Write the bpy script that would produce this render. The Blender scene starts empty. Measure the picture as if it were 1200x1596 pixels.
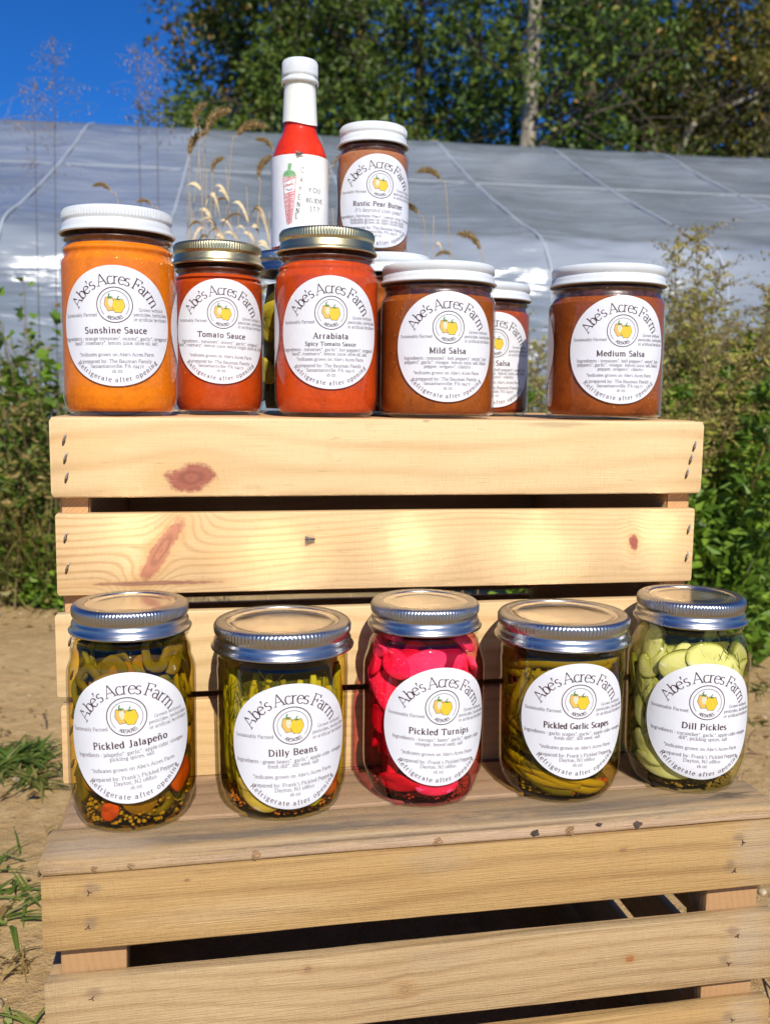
import bpy, math, random
import numpy as np
from mathutils import Vector, Matrix
R_ = math.radians
scene = bpy.context.scene
COL = scene.collection

# ------------------------------------------------------------------ camera, sky, sun, exposure
PITCH, ROLL, FPX = 0.1223, 0.0118, 1470.0
GZ = 0.495                      # height of the upper crate's top above the ground
EYE = GZ + 0.0155
cam = bpy.data.cameras.new('camera')
cam.sensor_fit = 'HORIZONTAL'; cam.sensor_width = 36.0; cam.lens = FPX / 1200 * 36
cam.clip_start = 0.02; cam.clip_end = 400
cam.dof.use_dof = True; cam.dof.focus_distance = 0.64; cam.dof.aperture_fstop = 15
camo = bpy.data.objects.new('camera', cam); COL.objects.link(camo)
camo.matrix_world = Matrix.Translation((0, 0, EYE)) @ Matrix.Rotation(math.pi/2 - PITCH, 4, 'X') @ Matrix.Rotation(ROLL, 4, 'Z')
scene.camera = camo

SUN_EL, SUN_AZ = R_(41), R_(13)          # azimuth to the right of straight behind the camera
sdir = Vector((math.sin(SUN_AZ)*math.cos(SUN_EL), -math.cos(SUN_AZ)*math.cos(SUN_EL), math.sin(SUN_EL)))
world = bpy.data.worlds.new('World'); scene.world = world; world.use_nodes = True
wn = world.node_tree.nodes; wl = world.node_tree.links
for n in list(wn): wn.remove(n)
sky = wn.new('ShaderNodeTexSky'); sky.sky_type = 'NISHITA'; sky.sun_disc = False
sky.sun_elevation = SUN_EL; sky.sun_rotation = math.atan2(sdir.x, sdir.y)
sky.air_density = 1.0; sky.dust_density = 0.0; sky.ozone_density = 4.0; sky.altitude = 600
hs = wn.new('ShaderNodeHueSaturation'); hs.inputs['Saturation'].default_value = 1.2; hs.inputs['Value'].default_value = 1.0
tint = wn.new('ShaderNodeMix'); tint.data_type = 'RGBA'; tint.blend_type = 'MULTIPLY'; tint.inputs[0].default_value = 1.0; tint.inputs[7].default_value = (.34, .88, 1.50, 1)
bg = wn.new('ShaderNodeBackground'); bg.inputs['Strength'].default_value = 0.07
wo = wn.new('ShaderNodeOutputWorld')
wl.new(sky.outputs[0], hs.inputs['Color']); wl.new(hs.outputs[0], tint.inputs[6]); wl.new(tint.outputs[2], bg.inputs['Color']); wl.new(bg.outputs[0], wo.inputs['Surface'])

sun = bpy.data.lights.new('sun', 'SUN'); sun.energy = 5.0; sun.angle = R_(0.55); sun.color = (1.0, 0.955, 0.88)
suno = bpy.data.objects.new('sun', sun); COL.objects.link(suno)
suno.rotation_euler = sdir.to_track_quat('Z', 'Y').to_euler()

scene.view_settings.view_transform = 'Standard'; scene.view_settings.look = 'None'
scene.view_settings.exposure = 0.06; scene.view_settings.gamma = 1.0
scene.view_settings.use_curve_mapping = False
cy = scene.cycles
cy.use_denoising = True
cy.max_bounces = 10; cy.transparent_max_bounces = 40; cy.diffuse_bounces = 3; cy.glossy_bounces = 4; cy.transmission_bounces = 4
cy.caustics_reflective = True; cy.caustics_refractive = False; cy.sample_clamp_indirect = 60.0; cy.blur_glossy = 0.0

# ------------------------------------------------------------------ helpers
def at(px, py, D):
    """world point seen at photograph pixel (px, py) at horizontal distance D"""
    cu = (px-600)/FPX; cv = (py-798)/FPX
    u = cu*math.cos(ROLL)+cv*math.sin(ROLL); v = -cu*math.sin(ROLL)+cv*math.cos(ROLL)
    d = Vector((u, math.cos(PITCH)-v*math.sin(PITCH), -(math.sin(PITCH)+v*math.cos(PITCH))))
    return Vector((0, 0, EYE)) + d*(D/d.y)

def prop(o, label=None, cat=None, group=None, kind=None):
    if label: o['label'] = label
    if cat: o['category'] = cat
    if group: o['group'] = group
    if kind: o['kind'] = kind
    return o

def empty(name, loc=(0, 0, 0), rz=0.0, label=None, cat=None, group=None):
    o = bpy.data.objects.new(name, None); COL.objects.link(o)
    o.location = loc; o.rotation_euler = (0, 0, rz); o.empty_display_size = 0.02
    return prop(o, label, cat, group)

def mesh(verts, faces, smooth=True, name='mesh'):
    me = bpy.data.meshes.new(name)
    me.from_pydata([tuple(v) for v in verts], [], faces)
    if smooth and len(me.polygons): me.polygons.foreach_set('use_smooth', [True]*len(me.polygons))
    me.update(); return me

def put(name, me, mat, parent=None, loc=(0, 0, 0), rot=(0, 0, 0)):
    o = bpy.data.objects.new(name, me); COL.objects.link(o)
    if mat and not me.materials: me.materials.append(mat)
    o.location = loc; o.rotation_euler = rot
    if parent: o.parent = parent
    return o

def fast_mesh(V, F, var=None, smooth=False, name='mesh', uvn=None):
    """V (n,3), F (m,k) arrays, var per-face float"""
    V = np.asarray(V, np.float32); F = np.asarray(F, np.int32)
    me = bpy.data.meshes.new(name); m, k = F.shape
    me.vertices.add(len(V)); me.vertices.foreach_set('co', V.ravel())
    me.loops.add(m*k); me.loops.foreach_set('vertex_index', F.ravel())
    me.polygons.add(m); me.polygons.foreach_set('loop_start', np.arange(0, m*k, k, dtype=np.int32))
    try: me.polygons.foreach_set('loop_total', np.full(m, k, np.int32))
    except Exception: pass
    me.polygons.foreach_set('use_smooth', np.full(m, smooth))
    if var is not None:
        a = me.attributes.new('var', 'FLOAT', 'FACE'); a.data.foreach_set('value', np.asarray(var, np.float32))
    me.update(calc_edges=True); me.validate(); return me

class MB:
    def __init__(s): s.v = []; s.f = []
    def add(s, V, F):
        b = len(s.v); s.v += [tuple(p) for p in V]; s.f += [tuple(i+b for i in f) for f in F]
    def mesh(s, smooth=True): return mesh(s.v, s.f, smooth)

def tube(pts, rad, n=6, cap=True):
    P = np.array([list(p) for p in pts], float); m = len(P)
    rad = np.broadcast_to(np.asarray(rad, float), (m,))
    T = np.gradient(P, axis=0); T /= np.linalg.norm(T, axis=1)[:, None]+1e-12
    up = np.array([0, 0, 1.0]) if abs(T[0][2]) < .9 else np.array([1.0, 0, 0])
    N = np.cross(T[0], up); N /= np.linalg.norm(N)
    V = []; F = []
    for i in range(m):
        N = N-T[i]*(N@T[i]); N /= np.linalg.norm(N)+1e-12; B = np.cross(T[i], N)
        for k in range(n):
            a = 2*math.pi*k/n; V.append(P[i]+rad[i]*(math.cos(a)*N+math.sin(a)*B))
    for i in range(m-1):
        for k in range(n):
            F.append((i*n+k, i*n+(k+1) % n, (i+1)*n+(k+1) % n, (i+1)*n+k))
    if cap:
        F.append(tuple(range(n-1, -1, -1))); F.append(tuple((m-1)*n+k for k in range(n)))
    return V, F

def smooth_curve(pts, n=12):
    P = [Vector(p) for p in pts]; P = [P[0]*2-P[1]]+P+[P[-1]*2-P[-2]]; out = []
    for i in range(1, len(P)-2):
        for k in range(n):
            t = k/n; a, b, c, d = P[i-1], P[i], P[i+1], P[i+2]
            out.append(0.5*((2*b)+(c-a)*t+(2*a-5*b+4*c-d)*t*t+(3*b-a-3*c+d)*t**3))
    out.append(P[-2]); return out

def crom2(prof, n=4):
    """smooth a list of (r,z)"""
    return [(max(0, p[0]), p[1]) for p in smooth_curve([(r, z, 0) for r, z in prof], n)]

def lathe(prof, nseg=64, knurl=None, close=False, ax=0):
    """prof: (r,z[,amp]) knurl: teeth count, amp per ring"""
    V = []; F = []; m = len(prof)
    for p in prof:
        amp = p[2] if len(p) > 2 else 0
        for k in range(nseg):
            a = 2*math.pi*k/nseg
            r = p[0]+(amp*(1 if k % 4 < 2 else -1) if amp else 0)
            V.append((r*math.cos(a), r*math.sin(a), p[1]))
    for i in range(m-1):
        for k in range(nseg):
            F.append((i*nseg+k, i*nseg+(k+1) % nseg, (i+1)*nseg+(k+1) % nseg, (i+1)*nseg+k))
    return V, F

def plank_mesh(L, H, T, seed=0, bev=0.0012, wob=0.0004, n=16):
    """board centred on its length (x), z up, y thickness; slightly uneven edges, rounded arrises"""
    rnd = random.Random(seed); V = []; F = []
    ring = []
    hy, hz = T/2, H/2
    for sy, sz in ((-1, -1), (1, -1), (1, 1), (-1, 1)):
        c = (sy*(hy-bev), sz*(hz-bev))
        a0 = math.atan2(sz, sy)
        for da in (-.78, -.26, .26, .78):
            ring.append((c[0]+bev*math.cos(a0+da)*1.0, c[1]+bev*math.sin(a0+da)*1.0))
    ring.sort(key=lambda p: 0)  # keep order
    ph = [rnd.uniform(0, 6.3) for _ in range(4)]
    w1, w2, w3 = ([.6*wob*math.sin(i*.5+ph[q])+rnd.gauss(0, wob*.22) for i in range(n+1)] for q in range(3))
    k = len(ring)
    xs = [-L/2, -L/2+bev]+[-L/2+L*i/n for i in range(1, n)]+[L/2-bev, L/2]
    for i, x in enumerate(xs):
        j = min(i, n) if i < len(xs)-2 else n
        sc = 1-bev/min(hy, hz)*.8 if i in (0, len(xs)-1) else 1
        for (y, z) in ring:
            zz = z+(w1[j] if z > 0 else w2[j]); V.append((x, (y+w3[j])*sc, zz*(1-(1-sc)*.35)))
    m = len(xs)
    for i in range(m-1):
        for q in range(k):
            F.append((i*k+q, i*k+(q+1) % k, (i+1)*k+(q+1) % k, (i+1)*k+q))
    F.append(tuple(range(k))); F.append(tuple((m-1)*k+q for q in range(k-1, -1, -1)))
    me = mesh(V, F, True)
    me.polygons[len(F)-1].use_smooth = False; me.polygons[len(F)-2].use_smooth = False
    return me

# ------------------------------------------------------------------ node helpers and materials
class NT:
    def __init__(s, name):
        s.m = bpy.data.materials.new(name); s.m.use_nodes = True
        s.n = s.m.node_tree.nodes; s.l = s.m.node_tree.links
        for x in list(s.n): s.n.remove(x)
        s.out = s.n.new('ShaderNodeOutputMaterial')
    def node(s, t, **kw):
        x = s.n.new(t)
        for k, v in kw.items(): setattr(x, k, v)
        return x
    def inp(s, sock, v):
        if hasattr(v, 'is_output') or isinstance(v, bpy.types.NodeSocket): s.l.new(v, sock)
        elif v is not None:
            if hasattr(sock, 'default_value') and isinstance(v, (tuple, list)) and len(v) == 3 and sock.type == 'RGBA': v = (*v, 1)
            sock.default_value = v
    def math(s, op, a, b=None, c=None, clamp=False):
        x = s.node('ShaderNodeMath', operation=op); x.use_clamp = clamp
        s.inp(x.inputs[0], a)
        if b is not None: s.inp(x.inputs[1], b)
        if c is not None: s.inp(x.inputs[2], c)
        return x.outputs[0]
    def noise(s, vec, scale=5, detail=4, rough=.55, dist=0, w=None):
        x = s.node('ShaderNodeTexNoise')
        if w is not None: x.noise_dimensions = '4D'; x.inputs['W'].default_value = w
        s.inp(x.inputs['Vector'], vec); x.inputs['Scale'].default_value = scale; x.inputs['Detail'].default_value = detail
        x.inputs['Roughness'].default_value = rough; x.inputs['Distortion'].default_value = dist
        return x.outputs['Fac']
    def vor(s, vec, scale=5, feat='F1', out='Distance'):
        x = s.node('ShaderNodeTexVoronoi', feature=feat); s.inp(x.inputs['Vector'], vec); x.inputs['Scale'].default_value = scale
        return x.outputs[out]
    def mapv(s, vec, scale=(1, 1, 1), loc=(0, 0, 0), rot=(0, 0, 0)):
        x = s.node('ShaderNodeMapping'); s.inp(x.inputs['Vector'], vec)
        x.inputs['Scale'].default_value = scale; x.inputs['Location'].default_value = loc; x.inputs['Rotation'].default_value = rot
        return x.outputs[0]
    def ramp(s, fac, stops, interp='LINEAR'):
        x = s.node('ShaderNodeValToRGB'); cr = x.color_ramp; cr.interpolation = interp
        while len(cr.elements) > 1: cr.elements.remove(cr.elements[-1])
        for i, (p, c) in enumerate(stops):
            e = cr.elements[0] if i == 0 else cr.elements.new(p)
            e.position = p; e.color = (*c, 1) if len(c) == 3 else c
        s.inp(x.inputs[0], fac); return x.outputs[0]
    def mix(s, fac, a, b, mode='MIX'):
        x = s.node('ShaderNodeMix', data_type='RGBA', blend_type=mode)
        s.inp(x.inputs[0], fac); s.inp(x.inputs[6], a); s.inp(x.inputs[7], b); return x.outputs[2]
    def map(s, v, a, b, c=0., d=1., smooth=False):
        x = s.node('ShaderNodeMapRange'); x.clamp = True
        if smooth: x.interpolation_type = 'SMOOTHSTEP'
        s.inp(x.inputs[0], v)
        for i, q in enumerate((a, b, c, d)): s.inp(x.inputs[i+1], q)
        return x.outputs[0]
    def coord(s, kind='Object'): return s.node('ShaderNodeTexCoord').outputs[kind]
    def sep(s, v):
        x = s.node('ShaderNodeSeparateXYZ'); s.inp(x.inputs[0], v); return x.outputs
    def comb(s, x_, y_, z_):
        x = s.node('ShaderNodeCombineXYZ')
        for i, v in enumerate((x_, y_, z_)): s.inp(x.inputs[i], v)
        return x.outputs[0]
    def attr(s, nm, out='Fac'):
        x = s.node('ShaderNodeAttribute'); x.attribute_name = nm; return x.outputs[out]
    def bump(s, h, strength=.3, dist=.001, normal=None):
        x = s.node('ShaderNodeBump'); s.inp(x.inputs['Height'], h); x.inputs['Strength'].default_value = strength
        x.inputs['Distance'].default_value = dist
        if normal is not None: s.inp(x.inputs['Normal'], normal)
        return x.outputs[0]
    def pbr(s, color, rough=.5, metal=0, normal=None, spec=None, coat=None, coat_rough=None, trans=None, sss=None, sss_r=None, finish=True):
        x = s.node('ShaderNodeBsdfPrincipled'); s.inp(x.inputs['Base Color'], color); s.inp(x.inputs['Roughness'], rough)
        s.inp(x.inputs['Metallic'], metal)
        if normal is not None: s.inp(x.inputs['Normal'], normal)
        if spec is not None: s.inp(x.inputs['Specular IOR Level'], spec)
        if coat is not None: s.inp(x.inputs['Coat Weight'], coat)
        if coat_rough is not None: s.inp(x.inputs['Coat Roughness'], coat_rough)
        if sss: x.inputs['Subsurface Weight'].default_value = sss; x.inputs['Subsurface Radius'].default_value = sss_r or (1, .5, .3); x.inputs['Subsurface Scale'].default_value = .004
        if finish: s.l.new(x.outputs[0], s.out.inputs['Surface'])
        return x

MATS = {}
def flat(name, col, rough=.5, metal=0, bump=None, spec=None, var=0.0):
    if name in MATS: return MATS[name]
    t = NT(name); c = t.coord(); nrm = None; colr = col
    if var:
        f = t.noise(c, 220, 3); colr = t.mix(t.map(f, .35, .65), tuple(x*(1-var) for x in col), tuple(min(1, x*(1+var)) for x in col))
    if bump: nrm = t.bump(t.noise(c, bump[0], 3), bump[1], bump[2])
    t.pbr(colr, rough, metal, nrm, spec); MATS[name] = t.m; return t.m

def wood(name, base, dark, seed, knots=(), lines=85, contrast=1.0, weather=0.0, rough=.55, smear=None, stains=(), wdir=1.0):
    """x along the board; w = z + y across it. knots: (x, w, rx, rw, angle, colour)"""
    t = NT(name); c = t.coord(); X, Y, Z = t.sep(c)[:3]
    W = t.math('ADD', Z, t.math('MULTIPLY', Y, wdir))
    v0 = t.comb(X, W, seed*1.37)
    lowd = t.noise(t.mapv(v0, (3.2, 9, 1)), 1, 2, .5)
    med = t.noise(t.mapv(v0, (9, 60, 1)), 1, 3, .5)
    w2 = t.math('ADD', W, t.math('MULTIPLY', t.math('SUBTRACT', lowd, .5), .055))
    w2 = t.math('ADD', w2, t.math('MULTIPLY', t.math('SUBTRACT', med, .5), .004))
    kmask = None; kcol = None; masks = []
    for (kx, kw, rx, rw, ang, kc) in knots:
        dx = t.math('SUBTRACT', X, kx); dw = t.math('SUBTRACT', W, kw)
        ca, sa = math.cos(ang), math.sin(ang)
        a = t.math('DIVIDE', t.math('ADD', t.math('MULTIPLY', dx, ca), t.math('MULTIPLY', dw, sa)), rx)
        b = t.math('DIVIDE', t.math('SUBTRACT', t.math('MULTIPLY', dw, ca), t.math('MULTIPLY', dx, sa)), rw)
        d2 = t.math('ADD', t.math('MULTIPLY', a, a), t.math('MULTIPLY', b, b))
        d = t.math('SQRT', d2)
        # fibres flow round the knot
        g = t.math('EXPONENT', t.math('MULTIPLY', d2, -.22))
        sg = t.math('MULTIPLY', g, t.math('MULTIPLY', b, -rw*.9))
        w2 = t.math('ADD', w2, sg)
        nz = t.noise(t.mapv(v0, (260, 260, 1)), 1, 3, .6); nzl = t.noise(t.mapv(v0, (70, 110, 1)), 1, 3, .6)
        masks.append((t.map(t.math('ADD', d, t.math('ADD', t.math('MULTIPLY', t.math('SUBTRACT', nz, .5), .7), t.math('MULTIPLY', t.math('SUBTRACT', nzl, .5), 1.1))), 1.10, .74), kc, d, nz))
    ph = t.math('MULTIPLY', w2, lines*2*math.pi)
    s_ = t.math('MULTIPLY_ADD', t.math('SINE', ph), .5, .5)
    s_ = t.math('POWER', s_, 2.6)
    amp = t.map(t.noise(t.mapv(v0, (5, 22, 1)), 1, 2, .5), .3, .7, .25, 1.0)
    grain = t.math('MULTIPLY', s_, amp)
    fib = t.noise(t.mapv(v0, (26, 1500, 1)), 1, 3, .6); saw = t.noise(t.mapv(v0, (900, 120, 1)), 1, 3, .65); dirt = t.noise(t.mapv(v0, (30, 60, 1)), 1, 5, .7)
    blot = t.noise(t.mapv(v0, (9, 26, 1)), 1, 4, .55)
    fac = t.math('ADD', t.math('MULTIPLY', grain, .68*contrast), t.math('MULTIPLY', t.math('SUBTRACT', fib, .45), .7*contrast), clamp=True)
    col = t.mix(fac, base, dark)
    col = t.mix(t.map(blot, .45, .75, 0, .45*contrast), col, tuple(x*y for x, y in zip(base, (.86, .72, .52))))
    col = t.mix(t.map(saw, .52, .74, 0, .15*contrast), col, tuple(x*.72 for x in dark)); col = t.mix(t.map(dirt, .60, .74, 0, .30*contrast), col, tuple(x*.62 for x in dark)); col = t.mix(t.map(dirt, .36, .24, 0, .35), col, tuple(min(.9, x*1.18) for x in base))
    pores = t.map(t.noise(t.mapv(v0, (60, 700, 1)), 1, 2, .5), .68, .78, 0, .35)
    col = t.mix(pores, col, tuple(x*.45 for x in dark))
    if weather:
        gw = t.noise(t.mapv(v0, (7, 45, 1)), 1, 5, .6)
        col = t.mix(t.map(gw, .42, .62, 0, weather), col, (.23, .185, .135))
        specks = t.noise(t.mapv(v0, (300, 900, 1)), 1, 2, .5)
        col = t.mix(t.map(specks, .60, .70, 0, .5*weather), col, (.12, .09, .06))
    for (sx, sw, rx, rw, scol, amt) in stains:
        dx = t.math('DIVIDE', t.math('SUBTRACT', X, sx), rx); dw = t.math('DIVIDE', t.math('SUBTRACT', W, sw), rw)
        d = t.math('SQRT', t.math('ADD', t.math('MULTIPLY', dx, dx), t.math('MULTIPLY', dw, dw)))
        nz = t.noise(t.mapv(v0, (70, 420, 1)), 1, 4, .65)
        mk = t.map(t.math('ADD', d, t.math('MULTIPLY', t.math('SUBTRACT', nz, .5), 1.5)), 1.0, .35, 0, amt)
        col = t.mix(mk, col, scol)
    for mk, kc, d, nz in masks:
        halo = t.map(d, 2.2, 1.0, 0, .35); col = t.mix(halo, col, tuple(x*y for x, y in zip(base, (.82, .60, .38))))
        ringy = t.math('MULTIPLY_ADD', t.math('SINE', t.math('MULTIPLY_ADD', nz, 5.0, t.math('MULTIPLY', d, 13.))), .5, .5)
        kk = t.mix(t.math('MULTIPLY', ringy, t.map(d, 1.0, .2, .15, .6)), kc, tuple(x*.5 for x in kc))
        col = t.mix(mk, col, kk)
    h = t.math('ADD', t.math('MULTIPLY', fib, .7), t.math('MULTIPLY', saw, .5)); h = t.math('ADD', h, t.math('MULTIPLY', grain, -.5))
    nrm = t.bump(h, .55 if not weather else 1.0, .0005 if not weather else .0011)
    t.pbr(col, t.map(fib, .2, .8, rough-.06, rough+.12), 0, nrm, .35)
    return t.m

# glass as a clear shell with Fresnel reflection
def shell_glass(name, tint=(.97, .985, .975), edge=(.80, .84, .80), rough=.015, wav=(38, .12, .0015)):
    t = NT(name); c = t.coord()
    nrm = t.bump(t.noise(t.mapv(c, (1, 1, .6)), wav[0], 2), wav[1], wav[2])
    lw = t.node('ShaderNodeLayerWeight'); lw.inputs['Blend'].default_value = .28
    colr = t.mix(t.math('POWER', lw.outputs['Facing'], 2.2), tint, edge)
    tr = t.node('ShaderNodeBsdfTransparent'); t.inp(tr.inputs[0], colr)
    gl = t.node('ShaderNodeBsdfGlossy'); gl.inputs['Roughness'].default_value = rough; t.inp(gl.inputs['Normal'], nrm)
    gl.inputs['Color'].default_value = (1, 1, 1, 1)
    ge = t.node('ShaderNodeNewGeometry'); dt = t.node('ShaderNodeVectorMath', operation='DOT_PRODUCT')
    t.inp(dt.inputs[0], ge.outputs['Normal']); t.inp(dt.inputs[1], ge.outputs['Incoming'])
    fz = t.math('POWER', t.math('SUBTRACT', 1.0, t.math('ABSOLUTE', dt.outputs['Value'])), 5.0)
    mx = t.node('ShaderNodeMixShader'); t.inp(mx.inputs[0], t.math('MULTIPLY_ADD', fz, .80, .036)); t.l.new(tr.outputs[0], mx.inputs[1]); t.l.new(gl.outputs[0], mx.inputs[2])
    t.l.new(mx.outputs[0], t.out.inputs['Surface']); return t.m

def brine_mat(name, tint, edge):
    t = NT(name)
    lw = t.node('ShaderNodeLayerWeight'); lw.inputs['Blend'].default_value = .35
    colr = t.mix(t.math('POWER', lw.outputs['Facing'], 3.0), tint, edge)
    tr = t.node('ShaderNodeBsdfTransparent'); t.inp(tr.inputs[0], colr)
    t.l.new(tr.outputs[0], t.out.inputs['Surface']); return t.m

def sauce_mat(name, col, dark, spk=(.9, .5, .1), spk_n=.3, seed=0.0):
    t = NT(name); c = t.mapv(t.coord(), (1, 1, 1), (seed, seed*.7, seed*.3))
    a = t.noise(c, 28, 5, .6); b = t.noise(c, 420, 3, .6)
    colr = t.mix(t.map(a, .35, .68), col, dark)
    colr = t.mix(t.map(b, .38, .62, 0, .28), colr, tuple(min(1, x*1.35) for x in col))
    colr = t.mix(t.map(t.noise(c, 95, 4, .65), .52, .72, 0, .45), colr, tuple(x*.62 for x in dark)); colr = t.mix(t.map(t.noise(c, 170, 3, .6), .60, .74, 0, .5), colr, tuple(min(1, x*1.5) for x in col))
    v = t.vor(c, 230); n2 = t.noise(c, 55, 2)
    m = t.math('MULTIPLY', t.map(v, .16, .08), t.map(n2, .66-spk_n*.2, .72-spk_n*.2))
    colr = t.mix(m, colr, spk)
    v3 = t.vor(t.mapv(c, (1, 1, 1), (.4, .2, .1)), 150); n3 = t.noise(c, 40, 2)
    m3 = t.math('MULTIPLY', t.map(v3, .14, .06), t.map(n3, .60, .64))
    colr = t.mix(t.math('MULTIPLY', m3, .75), colr, tuple(x*.25 for x in dark))
    t.pbr(colr, .6, 0, t.bump(b, .15, .0004), .12); return t.m

def leafmat(name, stops, rough=.5, trans=.35):
    t = NT(name); v = t.attr('var'); colr = t.ramp(v, stops)
    n = t.noise(t.coord(), 60, 2); colr = t.mix(t.map(n, .3, .7, 0, .25), colr, (.02, .03, .01))
    p = t.pbr(colr, rough, 0, None, .35, finish=False)
    tl = t.node('ShaderNodeBsdfTranslucent'); t.inp(tl.inputs[0], t.mix(.35, colr, (.3, .4, .05)))
    mx = t.node('ShaderNodeMixShader'); mx.inputs[0].default_value = trans
    t.l.new(p.outputs[0], mx.inputs[1]); t.l.new(tl.outputs[0], mx.inputs[2]); t.l.new(mx.outputs[0], t.out.inputs['Surface'])
    return t.m
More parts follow.
